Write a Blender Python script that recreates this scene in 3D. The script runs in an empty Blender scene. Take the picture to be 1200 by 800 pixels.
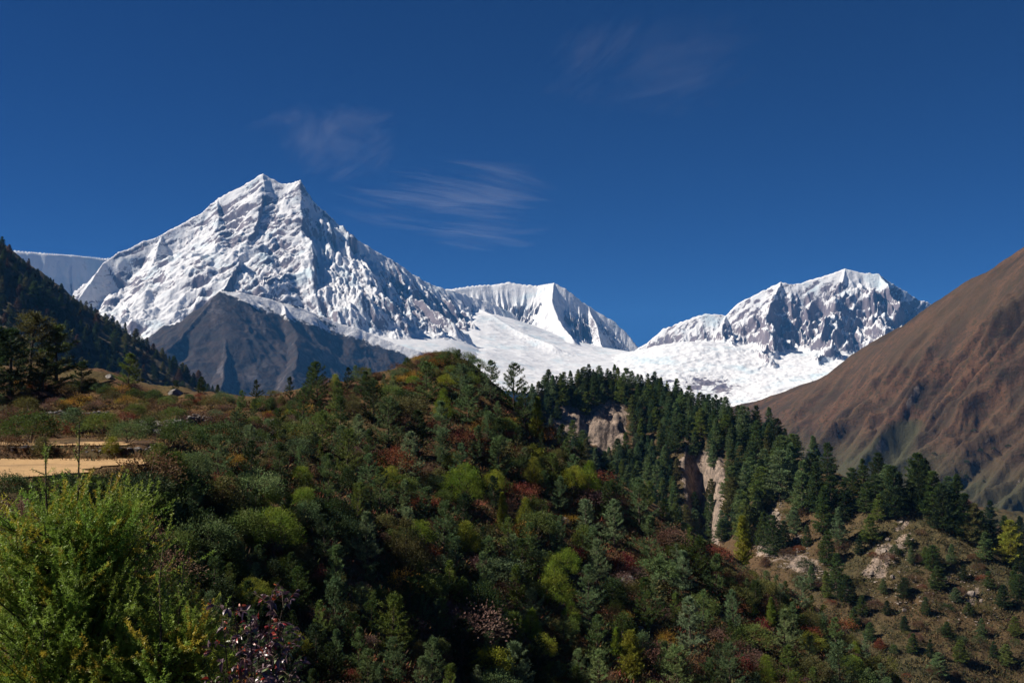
import bpy, math, random
import numpy as np

# ------------------------------------------------------------------ camera, sky, sun, exposure
scene = bpy.context.scene
COL = scene.collection
FOC = 35.0 / 36.0 * 1200.0
HORIZON = 470.0
PITCH = math.atan((HORIZON - 400.0) / FOC)
cam_d = bpy.data.cameras.new('camera')
cam_d.lens = 35.0
cam_d.sensor_width = 36.0
cam_d.clip_start = 0.2
cam_d.clip_end = 120000.0
cam = bpy.data.objects.new('camera', cam_d)
COL.objects.link(cam)
cam.location = (0, 0, 0)
cam.rotation_euler = (math.pi / 2 + PITCH, 0, 0)
scene.camera = cam

SUN_EL = math.radians(43.0)
SUN_B = math.radians(0.0)          # how far the sun stands beyond the left-hand side
sdir = (-math.cos(SUN_EL) * math.cos(SUN_B), math.cos(SUN_EL) * math.sin(SUN_B), math.sin(SUN_EL))

world = bpy.data.worlds.new('World')
scene.world = world
world.use_nodes = True
wn, wl = world.node_tree.nodes, world.node_tree.links
wn.clear()
wo = wn.new('ShaderNodeOutputWorld')
wb = wn.new('ShaderNodeBackground')
wb.inputs['Strength'].default_value = 0.05
sky = wn.new('ShaderNodeTexSky')
sky.sky_type = 'NISHITA'
sky.sun_disc = False
sky.sun_elevation = SUN_EL
sky.sun_rotation = math.radians(270.0) + SUN_B
sky.altitude = 5200.0
sky.air_density = 1.0
sky.dust_density = 0.15
sky.ozone_density = 3.0
mul = wn.new('ShaderNodeMix')
mul.data_type = 'RGBA'
mul.blend_type = 'MULTIPLY'
mul.inputs[0].default_value = 1.0
mul.inputs[7].default_value = (0.006, 0.150, 0.445, 1)
wl.new(sky.outputs[0], mul.inputs[6])
wl.new(mul.outputs[2], wb.inputs[0])
wl.new(wb.outputs[0], wo.inputs[0])

sun_d = bpy.data.lights.new('sun', 'SUN')
sun_d.energy = 5.0
sun_d.angle = math.radians(0.5)
sun_d.color = (1.0, 0.92, 0.80)
sun = bpy.data.objects.new('sun', sun_d)
COL.objects.link(sun)
from mathutils import Vector
sun.rotation_euler = Vector((-sdir[0], -sdir[1], -sdir[2])).to_track_quat('-Z', 'Y').to_euler()

scene.view_settings.view_transform = 'Standard'
scene.view_settings.look = 'None'
scene.view_settings.exposure = 0.82
scene.view_settings.gamma = 1.0
scene.view_settings.use_curve_mapping = False
scene.render.engine = 'CYCLES'
scene.cycles.use_denoising = True
scene.cycles.max_bounces = 5
scene.cycles.diffuse_bounces = 2
scene.cycles.glossy_bounces = 1
scene.cycles.transmission_bounces = 2
scene.cycles.transparent_max_bounces = 8
scene.cycles.volume_bounces = 0
HAZE = 2.7e-5

# ------------------------------------------------------------------ maths helpers
_cp, _sp = math.cos(PITCH), math.sin(PITCH)


def pix_us(px, py):
    """view direction through a point of the picture as (x/y, z/y)"""
    px = np.asarray(px, float); py = np.asarray(py, float)
    a = (px - 600.0) / FOC; c = (400.0 - py) / FOC
    yy = _cp - c * _sp; zz = _sp + c * _cp
    return a / yy, zz / yy


def P(px, py, d):
    u, s = pix_us(px, py)
    return (float(u) * d, float(d), float(s) * d)


def to_pix(x, y, z):
    yc = y * _cp + z * _sp
    zc = -y * _sp + z * _cp
    return 600.0 + FOC * x / yc, 400.0 - FOC * zc / yc


_perm = np.random.RandomState(7).permutation(4096)
_ang = np.random.RandomState(8).rand(4096) * 2 * np.pi
_gx, _gy = np.cos(_ang), np.sin(_ang)


def perlin(x, y, seed=0):
    x = x + seed * 37.31; y = y + seed * 91.77
    xi = np.floor(x).astype(np.int64); yi = np.floor(y).astype(np.int64)
    xf = x - xi; yf = y - yi
    u = xf * xf * xf * (xf * (xf * 6 - 15) + 10); v = yf * yf * yf * (yf * (yf * 6 - 15) + 10)

    def g(ix, iy, dx, dy):
        h = _perm[(_perm[ix & 4095] + iy) & 4095]
        return _gx[h] * dx + _gy[h] * dy
    a = g(xi, yi, xf, yf); b = g(xi + 1, yi, xf - 1, yf)
    c = g(xi, yi + 1, xf, yf - 1); d = g(xi + 1, yi + 1, xf - 1, yf - 1)
    return (a + u * (b - a) + v * (c + u * (d - c) - a - u * (b - a))) * 1.5


def fbm(x, y, o=5, seed=0, gain=0.5):
    t = np.zeros(np.broadcast(x, y).shape); a = 1.0; f = 1.0
    for k in range(o):
        t += a * perlin(x * f, y * f, seed + k * 1.37); a *= gain; f *= 2.03
    return t


def ridged(x, y, o=5, seed=0, gain=0.5):
    t = np.zeros(np.broadcast(x, y).shape); a = 1.0; f = 1.0; w = 1.0; n = 0
    for k in range(o):
        r = 1.0 - np.abs(perlin(x * f, y * f, seed + k * 2.11)); r = r * r * w
        w = np.clip(r * 1.6, 0, 1); t += a * r; n += a; a *= gain; f *= 2.07
    return t / n


def sstep(a, b, x):
    t = np.clip((x - a) / (b - a), 0, 1)
    return t * t * (3 - 2 * t)


class TPS:
    def __init__(self, pts):
        p = np.array(pts, float); self.s = p[:, :2].std()
        self.c = p[:, :2] / self.s; n = len(p)
        K = self.k(self.c, self.c) + np.eye(n) * 1e-3
        Q = np.hstack([np.ones((n, 1)), self.c])
        A = np.block([[K, Q], [Q.T, np.zeros((3, 3))]])
        self.w = np.linalg.solve(A, np.concatenate([p[:, 2], np.zeros(3)]))

    @staticmethod
    def k(a, b):
        d2 = ((a[:, None, :] - b[None, :, :]) ** 2).sum(-1)
        return 0.5 * d2 * np.log(d2 + 1e-12)

    def __call__(self, x, y):
        sh = np.shape(x); q = np.stack([np.ravel(x), np.ravel(y)], 1) / self.s
        out = np.empty(len(q))
        for i in range(0, len(q), 40000):
            b = q[i:i + 40000]
            out[i:i + 40000] = self.k(b, self.c) @ self.w[:-3] + self.w[-3] + b @ self.w[-2:]
        return out.reshape(sh)


def interp_line(pts, x):
    p = np.array(pts, float)
    return np.interp(x, p[:, 0], p[:, 1])


# ------------------------------------------------------------------ mesh helpers
def mesh_np(name, V, polys, mats, midx=None, smooth=False, attrs=None):
    """polys: list of integer arrays (n,3) or (n,4)"""
    me = bpy.data.meshes.new(name)
    V = np.asarray(V, np.float32)
    me.vertices.add(len(V)); me.vertices.foreach_set('co', V.ravel())
    loops = np.concatenate([p.ravel() for p in polys]).astype(np.int32)
    tot = np.concatenate([np.full(len(p), p.shape[1]) for p in polys]).astype(np.int32)
    start = np.concatenate([[0], np.cumsum(tot)[:-1]]).astype(np.int32)
    me.loops.add(len(loops)); me.loops.foreach_set('vertex_index', loops)
    me.polygons.add(len(tot)); me.polygons.foreach_set('loop_start', start); me.polygons.foreach_set('loop_total', tot)
    for m in mats:
        me.materials.append(m)
    if midx is not None:
        me.polygons.foreach_set('material_index', np.asarray(midx, np.int32))
    me.polygons.foreach_set('use_smooth', np.full(len(tot), smooth, bool))
    for k, a in (attrs or {}).items():
        at = me.attributes.new(k, 'FLOAT', 'POINT'); at.data.foreach_set('value', np.asarray(a, np.float32).ravel())
    me.update(calc_edges=True); me.validate()
    return me


def link(name, me, parent=None):
    o = bpy.data.objects.new(name, me); COL.objects.link(o)
    if parent is not None:
        o.parent = parent
    return o


def tag(o, label=None, cat=None, group=None, kind=None):
    if label: o['label'] = label
    if cat: o['category'] = cat
    if group: o['group'] = group
    if kind: o['kind'] = kind
    return o


def tube(pts, rad, sides=6):
    pts = np.asarray(pts, float); n = len(pts)
    rad = np.broadcast_to(rad, (n,))
    t = np.gradient(pts, axis=0); t /= np.linalg.norm(t, axis=1)[:, None] + 1e-9
    ref = np.where(np.abs(t[:, 2:3]) > 0.9, np.array([[1., 0, 0]]), np.array([[0, 0, 1.]]))
    a = np.cross(t, ref); a /= np.linalg.norm(a, axis=1)[:, None] + 1e-9
    b = np.cross(t, a)
    th = np.arange(sides) / sides * 2 * np.pi
    V = pts[:, None, :] + rad[:, None, None] * (np.cos(th)[None, :, None] * a[:, None, :] + np.sin(th)[None, :, None] * b[:, None, :])
    V = V.reshape(-1, 3)
    i = np.arange(n - 1)[:, None] * sides; j = np.arange(sides)[None, :]; j2 = (j + 1) % sides
    F = np.stack([i + j, i + j2, i + sides + j2, i + sides + j], -1).reshape(-1, 4)
    return V, F


class Geo:
    def __init__(self): self.V, self.F, self.n = [], [], 0

    def add(self, V, F):
        self.V.append(V); self.F.append(np.asarray(F) + self.n); self.n += len(V)

    def leaves(self, C, A, W):
        """diamond leaves: base C, length vector A, half width vector W"""
        N = len(C)
        if not N: return
        V = np.stack([C, C + A * 0.45 + W, C + A, C + A * 0.45 - W], 1).reshape(-1, 3)
        self.add(V, np.arange(N * 4).reshape(-1, 4))

    def mesh(self, name, mat, smooth=False):
        by = {}
        for f in self.F: by.setdefault(f.shape[1], []).append(f)
        return mesh_np(name, np.concatenate(self.V), [np.concatenate(v) for v in by.values()], [mat], None, smooth)


def unit(v):
    return v / (np.linalg.norm(v, axis=-1, keepdims=True) + 1e-9)


class Field:
    """A height field on a fan-shaped grid: columns of constant x/y, rows of growing y."""

    def __init__(self, u0, u1, nu, y0, y1, ny):
        self.U = np.linspace(u0, u1, nu); self.Y = np.exp(np.linspace(math.log(y0), math.log(y1), ny))
        self.X2 = self.U[:, None] * self.Y[None, :]; self.Y2 = np.broadcast_to(self.Y[None, :], self.X2.shape).copy()
        self.Z = np.zeros_like(self.X2)

    def finish(self):
        self.E = self.Z / self.Y[None, :]
        self.EM = np.maximum.accumulate(self.E, axis=1)

    def pix(self):
        return to_pix(self.X2, self.Y2, self.Z)

    def h(self, x, y):
        fu = np.clip((np.asarray(x) / y - self.U[0]) / (self.U[1] - self.U[0]), 0, len(self.U) - 1.001)
        fy = np.clip((np.log(y) - math.log(self.Y[0])) / (math.log(self.Y[-1] / self.Y[0])) * (len(self.Y) - 1), 0, len(self.Y) - 1.001)
        i = fu.astype(int) if hasattr(fu, 'astype') else int(fu); j = fy.astype(int) if hasattr(fy, 'astype') else int(fy)
        a = fu - i; b = fy - j; Z = self.Z
        return (Z[i, j] * (1 - a) + Z[i + 1, j] * a) * (1 - b) + (Z[i, j + 1] * (1 - a) + Z[i + 1, j + 1] * a) * b

    def hit(self, px, py):
        """where the line of sight through (px, py) first meets the ground; None past the crest"""
        u, s = pix_us(px, py)
        f = (float(u) - self.U[0]) / (self.U[1] - self.U[0])
        if f < 0 or f > len(self.U) - 1: return None
        i = min(int(f), len(self.U) - 2); a = f - i
        e = self.EM[i] * (1 - a) + self.EM[i + 1] * a
        if e[-1] < s: return None
        j = int(np.searchsorted(e, s))
        if j == 0: return None
        t = (s - e[j - 1]) / max(e[j] - e[j - 1], 1e-9)
        y = self.Y[j - 1] + t * (self.Y[j] - self.Y[j - 1]); x = float(u) * y
        return (x, y, float(self.h(x, y)))

    def mesh(self, name, mat, attrs=None, smooth=True):
        nu, ny = self.X2.shape
        V = np.stack([self.X2, self.Y2, self.Z], -1).reshape(-1, 3)
        i = np.arange(nu - 1)[:, None] * ny + np.arange(ny - 1)[None, :]
        F = np.stack([i, i + ny, i + ny + 1, i + 1], -1).reshape(-1, 4)
        return mesh_np(name, V, [F], [mat], None, smooth, attrs)


def slope_of(F):
    dzu = np.gradient(F.Z, axis=0); dzy = np.gradient(F.Z, axis=1)
    dxu = np.gradient(F.X2, axis=0); dyy = np.gradient(F.Y2, axis=1); dxy = np.gradient(F.X2, axis=1)
    gx = dzu / dxu; gy = (dzy - gx * dxy) / dyy
    return gx, gy


def ridge_height(X, Y, ridges, seed=0, crests=1):
    """height from a skeleton of ridges [(points, s1, D, s2, flute_amp, flute_len)]"""
    H = np.full(X.shape, -1e9); near = np.full(X.shape, 1e9)
    for k, (pts, s1, D, s2, fa, fl) in enumerate(ridges):
        p = np.array(pts, float)
        seg = np.linalg.norm(np.diff(p[:, :2], axis=0), axis=1); acc = np.concatenate([[0], np.cumsum(seg)])
        best = np.full(X.shape, 1e18); zt = np.zeros(X.shape); tt = np.zeros(X.shape)
        for a, b, L, t0 in zip(p[:-1], p[1:], seg, acc):
            dx, dy = b[0] - a[0], b[1] - a[1]
            t = np.clip(((X - a[0]) * dx + (Y - a[1]) * dy) / (L * L + 1e-9), 0, 1)
            d2 = (X - a[0] - t * dx) ** 2 + (Y - a[1] - t * dy) ** 2
            m = d2 < best
            best = np.where(m, d2, best); zt = np.where(m, a[2] + t * (b[2] - a[2]), zt); tt = np.where(m, t0 + t * L, tt)
        d = np.sqrt(best)
        h = zt - s1 * D * (1 - np.exp(-d / D)) - s2 * d - 0.45 * np.maximum(0, d - 2 * D)
        if k >= crests: h = h - np.where(tt < 1.0, 0.8 * d, 0)
        if fa:
            w = ridged(tt / fl + 0.25 * perlin(d / fl * .4, tt / fl * .5, seed + k), d / (fl * 7.0), 3, seed + k * 5.3) - 0.62
            h = h + fa * w * sstep(0, 260, d)
        H = np.maximum(H, h); near = np.minimum(near, d)
    return H, near


# ------------------------------------------------------------------ materials
def new_mat(name):
    m = bpy.data.materials.new(name); m.use_nodes = True
    nt = m.node_tree; nt.nodes.clear()
    out = nt.nodes.new('ShaderNodeOutputMaterial'); b = nt.nodes.new('ShaderNodeBsdfPrincipled')
    nt.links.new(b.outputs[0], out.inputs[0])
    b.inputs['Roughness'].default_value = 0.9
    b.inputs['Specular IOR Level'].default_value = 0.15
    return m, nt, b, out


def N(nt, t, **kw):
    n = nt.nodes.new(t)
    for k, v in kw.items(): setattr(n, k, v)
    return n


def noise(nt, vec, scale, detail=6, rough=0.6, dist=0.0):
    n = N(nt, 'ShaderNodeTexNoise'); n.inputs['Scale'].default_value = scale
    n.inputs['Detail'].default_value = detail; n.inputs['Roughness'].default_value = rough; n.inputs['Distortion'].default_value = dist
    if vec is not None: nt.links.new(vec, n.inputs['Vector'])
    return n.outputs[0]


def ramp(nt, fac, stops):
    r = N(nt, 'ShaderNodeValToRGB'); e = r.color_ramp.elements
    while len(e) < len(stops): e.new(0.5)
    for el, (p, c) in zip(e, stops):
        el.position = p; el.color = (*c, 1) if len(c) == 3 else c
    nt.links.new(fac, r.inputs[0]); return r.outputs[0]


def mixc(nt, fac, a, b, blend='MIX'):
    m = N(nt, 'ShaderNodeMix', data_type='RGBA', blend_type=blend)
    for s, v in ((0, fac), (6, a), (7, b)):
        if hasattr(v, 'links'): nt.links.new(v, m.inputs[s])
        else: m.inputs[s].default_value = v if s == 0 else (*v, 1)
    return m.outputs[2]


def math_n(nt, op, a, b=None, clamp=False):
    m = N(nt, 'ShaderNodeMath', operation=op, use_clamp=clamp)
    for i, v in enumerate((a, b)):
        if v is None: continue
        if hasattr(v, 'links'): nt.links.new(v, m.inputs[i])
        else: m.inputs[i].default_value = v
    return m.outputs[0]


def maprange(nt, v, a, b, c=0.0, d=1.0):
    m = N(nt, 'ShaderNodeMapRange'); nt.links.new(v, m.inputs[0])
    for i, x in zip((1, 2, 3, 4), (a, b, c, d)): m.inputs[i].default_value = x
    return m.outputs[0]


def coords(nt, scale=(1, 1, 1), rot=(0, 0, 0)):
    g = N(nt, 'ShaderNodeNewGeometry'); m = N(nt, 'ShaderNodeMapping')
    m.inputs['Scale'].default_value = scale; m.inputs['Rotation'].default_value = rot
    nt.links.new(g.outputs['Position'], m.inputs[0]); return m.outputs[0]


def attr(nt, name):
    a = N(nt, 'ShaderNodeAttribute', attribute_name=name); return a.outputs['Fac']


def bump(nt, b, h, dist, strength=1.0):
    n = N(nt, 'ShaderNodeBump'); n.inputs['Strength'].default_value = strength; n.inputs['Distance'].default_value = dist
    nt.links.new(h, n.inputs['Height']); nt.links.new(n.outputs[0], b.inputs['Normal'])


def snow_mat(name, rock_a, rock_b, soft=0.10):
    m, nt, b, out = new_mat(name)
    p = coords(nt)
    st = coords(nt, (1, 1, 2.2))
    n1 = noise(nt, p, 0.010, 10, 0.72); n2 = noise(nt, st, 0.045, 7, 0.75)
    r = attr(nt, 'rock')
    v = math_n(nt, 'ADD', r, math_n(nt, 'MULTIPLY', math_n(nt, 'SUBTRACT', n1, 0.5), 1.25))
    v = math_n(nt, 'ADD', v, math_n(nt, 'MULTIPLY', math_n(nt, 'SUBTRACT', n2, 0.5), 1.0))
    mask = maprange(nt, v, 0.5 - soft, 0.5 + soft)
    rc = mixc(nt, maprange(nt, noise(nt, p, 0.006, 6), 0.35, 0.65), rock_a, rock_b)
    ice = mixc(nt, maprange(nt, noise(nt, p, 0.004, 5), 0.52, 0.68), (0.66, 0.66, 0.67), (0.52, 0.60, 0.64))
    c = mixc(nt, mask, ice, rc)
    nt.links.new(c, b.inputs['Base Color'])
    b.inputs['Roughness'].default_value = 0.85
    hh = math_n(nt, 'ADD', noise(nt, p, 0.02, 8, 0.65), math_n(nt, 'MULTIPLY', noise(nt, coords(nt, (1, 1, .35)), 0.06, 5, 0.6), 0.4))
    bump(nt, b, hh, 12.0, 1.0)
    nt.links.new(maprange(nt, r, -.6, 0.0, .22, .95), [q for q in nt.nodes if q.bl_idname == 'ShaderNodeBump'][0].inputs['Strength'])
    return m


def leaf_mat(name, trans=0.25, var=0.35, scale=3.0, rough=0.6, spec=0.10):
    """foliage: the object's own colour, varied leaf by leaf"""
    m, nt, b, out = new_mat(name)
    oi = N(nt, 'ShaderNodeObjectInfo'); tc = N(nt, 'ShaderNodeTexCoord')
    n = noise(nt, tc.outputs['Object'], scale, 3, 0.6)
    f = maprange(nt, n, 0.3, 0.7, 1.0 - var, 1.0 + var)
    hs = N(nt, 'ShaderNodeHueSaturation'); nt.links.new(oi.outputs['Color'], hs.inputs['Color']); nt.links.new(f, hs.inputs['Value'])
    n2 = noise(nt, tc.outputs['Object'], scale * 0.35, 2, 0.5)
    nt.links.new(maprange(nt, n2, 0.3, 0.7, 0.47, 0.525), hs.inputs['Hue'])
    nt.links.new(hs.outputs[0], b.inputs['Base Color'])
    b.inputs['Roughness'].default_value = rough; b.inputs['Specular IOR Level'].default_value = spec
    if trans:
        t = N(nt, 'ShaderNodeBsdfTranslucent'); nt.links.new(hs.outputs[0], t.inputs[0])
        mx = N(nt, 'ShaderNodeMixShader'); mx.inputs[0].default_value = trans
        nt.links.new(b.outputs[0], mx.inputs[1]); nt.links.new(t.outputs[0], mx.inputs[2]); nt.links.new(mx.outputs[0], out.inputs[0])
    return m


def flat_noise_mat(name, c1, c2, scale=2.0, bd=0.05, rough=0.95, c3=None, lo=.35, hi=.65):
    m, nt, b, out = new_mat(name)
    p = coords(nt)
    n = noise(nt, p, scale, 8, 0.65)
    c = mixc(nt, maprange(nt, n, lo, hi), c1, c2)
    if c3: c = mixc(nt, maprange(nt, noise(nt, p, scale * 0.3, 4), 0.5, 0.66), c, c3)
    nt.links.new(c, b.inputs['Base Color']); b.inputs['Roughness'].default_value = rough
    bump(nt, b, noise(nt, p, scale * 2.5, 8, 0.7), bd, 1.0)
    return m


M_SNOW = snow_mat('snow_and_rock', (0.19, 0.16, 0.175), (0.10, 0.09, 0.115))
M_NEEDLE = leaf_mat('needles', 0.34, 0.55, 2.2)
M_FARNEEDLE = leaf_mat('distant_needles', 0.30, 0.5, 0.6)
M_LEAF = leaf_mat('broad_leaves', 0.36, 0.55, 3.0)
M_BARK = flat_noise_mat('bark', (0.10, 0.075, 0.055), (0.05, 0.038, 0.03), 8, 0.02)
M_STONE = flat_noise_mat('dry_stone', (0.22, 0.20, 0.185), (0.10, 0.095, 0.09), 3, 0.05, c3=(0.30, 0.28, 0.26))
M_PALESTONE = flat_noise_mat('pale_stone', (0.30, 0.25, 0.21), (0.17, 0.14, 0.12), 0.8, 0.2)

# ------------------------------------------------------------------ the far snow mountains
def set_rock(F, base, slope_gain=0.9, slope_mid=1.15, extra=None):
    gx, gy = slope_of(F)
    s = np.sqrt(gx * gx + gy * gy)
    r = base + slope_gain * (s - slope_mid)
    if extra is not None: r = r + extra
    return np.clip(r, -1, 2)


def streaks(X, Z, deg, along, across, seed, Y=None):
    """ledges and gullies that run at an angle across a face seen in elevation"""
    c, s = math.cos(math.radians(deg)), math.sin(math.radians(deg))
    w = 0.35 * across * fbm(X / (4 * across), Z / (4 * across), 3, seed + 2)
    return ridged((X * s - Z * c + w) / across, (X * c + Z * s) / along, 4, seed) - 0.55


def blob(px, py, cx, cy, rx, ry, rot=0.0):
    c, s = math.cos(math.radians(rot)), math.sin(math.radians(rot))
    dx, dy = px - cx, py - cy
    a = (dx * c + dy * s) / rx; b = (-dx * s + dy * c) / ry
    return np.exp(-(a * a + b * b))


def mountain_main():
    F = Field(-0.53, 0.20, 760, 5600, 10600, 620)
    X, Y = F.X2, F.Y2
    wx = 150 * fbm(X / 620, Y / 620, 4, 3) + 10 * fbm(X / 130, Y / 130, 3, 4)
    wy = 150 * fbm(X / 620, Y / 620, 4, 5) + 10 * fbm(X / 130, Y / 130, 3, 6)
    R = []
    A = [P(*q) for q in ((308, 204, 9000), (292, 212, 8990), (275, 222, 8980), (255, 232, 8950), (240, 246, 8900), (215, 261, 8820), (190, 274, 8720), (160, 287, 8600), (140, 295, 8500), (122, 306, 8400), (108, 328, 8150), (88, 355, 7850), (55, 400, 7400), (10, 450, 6900))]
    R.append((A, 1.15, 700, 0.42, 170, 150))
    B = [P(*q) for q in ((308, 204, 9000), (318, 210, 9010), (333, 215, 9010), (343, 215, 8990), (352, 211, 8960), (360, 226, 8980), (366, 234, 9000), (380, 247, 9060), (392, 259, 9100), (405, 270, 9150), (420, 282, 9200), (440, 293, 9260), (460, 304, 9330), (480, 318, 9400), (500, 330, 9480), (520, 338, 9560), (545, 342, 9800), (600, 345, 10100))]
    R.append((B[:9], 1.15, 600, 0.40, 150, 130))
    R.append((B[8:], 0.50, 700, 0.40, 70, 120))
    R.append(([P(*q) for q in ((352, 211, 8960), (344, 240, 8800), (349, 270, 8560), (356, 300, 8330), (360, 330, 8080), (352, 365, 7750), (345, 395, 7400))], 1.2, 420, 0.34, 110, 110))
    R.append(([P(*q) for q in ((405, 270, 9150), (418, 290, 8950), (430, 306, 8720), (440, 330, 8450), (450, 355, 8200), (455, 378, 7950))], 1.25, 380, 0.32, 130, 95))
    R.append(([P(*q) for q in ((460, 304, 9330), (478, 335, 8950), (500, 355, 8650), (528, 378, 8300))], 1.25, 320, 0.34, 100, 90))
    R.append(([P(*q) for q in ((255, 232, 8950), (254, 258, 8720), (240, 288, 8420), (222, 320, 8100), (205, 352, 7800), (190, 385, 7450), (180, 420, 7050))], 1.1, 420, 0.36, 110, 120))
    R.append(([P(*q) for q in ((308, 204, 9000), (310, 235, 8800), (300, 268, 8560), (296, 300, 8280), (285, 330, 8000))], 1.2, 300, 0.45, 90, 90))
    R.append(([P(*q) for q in ((190, 274, 8720), (178, 305, 8350), (160, 340, 7950), (140, 372, 7550))], 1.1, 350, 0.40, 90, 100))
    R.append(([P(*q) for q in ((285, 285, 8380), (262, 315, 8080), (262, 345, 7750), (250, 375, 7400))], 1.1, 300, 0.42, 80, 90))
    near = ridge_height(X, Y, R[:3], 1)[1]; allnear = ridge_height(X, Y, R, 1)[1]
    k = sstep(20, 320, near) * (.35 + .65 * sstep(10, 260, allnear))
    H1, near1 = ridge_height(X + wx * k, Y + wy * k, R, 1, 3)
    apron = TPS([P(*q) for q in ((90, 420, 6600), (200, 398, 7150), (260, 385, 7450), (330, 390, 7500), (400, 384, 7750), (450, 388, 7800), (520, 398, 7900), (600, 412, 7900), (640, 436, 7300), (560, 432, 7100), (480, 425, 6800), (700, 420, 8000), (400, 430, 6500), (300, 440, 6200), (200, 440, 6300))] + [(-2600, 9800, 200), (0, 10200, 500), (1500, 10200, 500), (-5000, 8500, -100)])(X, Y)
    px, py = to_pix(X, Y, H1)
    wl = sstep(375, 335, px)
    lay = wl * streaks(X, H1, 27, 700, 130, 301) + (1 - wl) * streaks(X, H1, -58, 700, 105, 305)
    lay2 = wl * streaks(X, H1, 34, 300, 48, 311) + (1 - wl) * streaks(X, H1, -66, 300, 42, 315)
    lay3 = wl * streaks(X, H1, 30, 190, 26, 331) + (1 - wl) * streaks(X, H1, -60, 190, 24, 335)
    rough = 62 * (ridged(X / 330, Y / 330, 6, 9) - 0.5) + 30 * (ridged(X / 90, Y / 90, 4, 12) - 0.5) + 34 * fbm(X / 160, Y / 160, 5, 10) + (58 + 22 * wl) * lay + (30 + 12 * wl) * lay2 + 15 * lay3 + 16 * (ridged(X / 45, Y / 45, 3, 18) - .5)
    H = H1 + rough * (0.22 + 0.78 * k)
    d = H - apron
    sm = 70.0
    F.Z = np.where(d > sm, H, np.where(d < -sm, apron, apron + (d + sm) ** 2 / (4 * sm))) + 2.0 * fbm(X / 60, Y / 60, 3, 14) - 500 * sstep(-.07, .10, X / Y)
    F.finish()
    px, py = F.pix()
    ex = 0.45 * blob(px, py, 272, 268, 26, 40, 25) + 0.32 * blob(px, py, 325, 300, 26, 60, 12) + 0.3 * blob(px, py, 250, 362, 38, 22, -20)
    ex += 0.22 * blob(px, py, 450, 355, 60, 30, 35) - 0.9 * blob(px, py, 200, 356, 34, 13, -14) - 0.7 * blob(px, py, 262, 298, 38, 8, 3)
    ex += 0.25 * blob(px, py, 180, 320, 60, 40, -25) - 0.5 * blob(px, py, 410, 290, 40, 26, 40) + 0.4 * blob(px, py, 357, 222, 7, 16, -15)
    ex += 0.2 * blob(px, py, 350, 375, 50, 16, 20) + 0.25 * blob(px, py, 520, 372, 50, 16, 40)
    ex -= 0.9 * (d < 20) - 0.16 * blob(px, py, 490, 350, 80, 26, 30)
    ex += -0.55 * lay - 0.55 * lay2 - 0.75 * lay3
    rk = set_rock(F, 0.06, 0.26, 1.35, ex)
    o = link('snow_mountain', F.mesh('snow_mountain', M_SNOW, {'rock': rk}))
    tag(o, 'tallest snow mountain with twin rocky summits and broad ice faces', kind='structure')
    return F


def mountain_fluted():
    F = Field(-0.14, 0.24, 520, 6300, 11600, 520)
    X, Y = F.X2, F.Y2
    R = []
    B = [P(*q) for q in ((480, 345, 10300), (530, 338, 10300), (555, 334, 10350), (575, 333, 10400), (595, 330, 10420), (612, 333, 10400), (632, 334, 10350), (650, 331, 10200), (662, 338, 10180), (680, 351, 10200), (700, 364, 10220), (720, 377, 10220), (735, 390, 10200), (748, 405, 10150), (770, 425, 10100))]
    R.append((B, 1.6, 260, 0.42, 230, 58))
    R.append(([P(*q) for q in ((650, 331, 10200), (646, 352, 9950), (655, 375, 9700), (672, 398, 9300))], 1.2, 260, 0.40, 150, 60))
    R.append(([P(*q) for q in ((690, 358, 10210), (700, 385, 9900), (706, 405, 9650))], 1.5, 180, 0.5, 70, 50))
    R.append(([P(*q) for q in ((530, 338, 10300), (560, 360, 9800), (600, 385, 9200), (650, 405, 8700))], 0.6, 300, 0.25, 40, 80))
    H, near = ridge_height(X + 12 * fbm(X / 200, Y / 200, 3, 23), Y + 12 * fbm(X / 200, Y / 200, 3, 24), R, 7)
    k = sstep(10, 200, near)
    apron = TPS([P(*q) for q in ((520, 408, 8200), (600, 398, 8900), (600, 374, 9600), (640, 412, 8600), (560, 366, 9700), (500, 376, 9400), (520, 366, 9800), (540, 398, 8600), (480, 422, 7600), (470, 412, 8000), (700, 410, 9300), (730, 412, 9300), (640, 432, 7900), (700, 422, 8500), (540, 410, 7900), (760, 418, 9000), (800, 430, 8400), (500, 428, 6900), (560, 440, 6900), (640, 452, 6800), (700, 450, 7000), (560, 455, 6300), (700, 465, 6300), (450, 425, 7000))] + [(0, 11400, 300), (1800, 11400, 200)])(X, Y)
    steps = 15 * (ridged(X / 300, Y / 140, 5, 31) - .5) + 2 * fbm(X / 90, Y / 90, 4, 32)
    H = H + (20 * fbm(X / 90, Y / 90, 4, 25) + 26 * (ridged(X / 48, Y / 210, 4, 26) - .5)) * (.15 + .85 * k)
    d = H - apron - steps; sm = 50.0; ap = apron + steps
    F.Z = np.where(d > sm, H, np.where(d < -sm, ap, ap + (d + sm) ** 2 / (4 * sm))) - 600 * sstep(.12, .21, X / Y) - 500 * sstep(-.05, -.12, X / Y) * sstep(10100, 9600, Y)
    F.finish(); px, py = F.pix()
    ex = 0.35 * blob(px, py, 690, 385, 30, 22, 40) + 0.45 * blob(px, py, 575, 378, 30, 10, 25) - 0.5 * (d < 0) - 0.35 * blob(px, py, 590, 345, 60, 14)
    ex += 0.5 * blob(px, py, 622, 398, 20, 7, 25)
    rk = set_rock(F, 0.0, 0.22, 1.4, ex)
    tag(link('snow_mountain', F.mesh('snow_mountain', M_SNOW, {'rock': rk})), 'fluted white snow ridge between the two great peaks', kind='structure')


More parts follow.
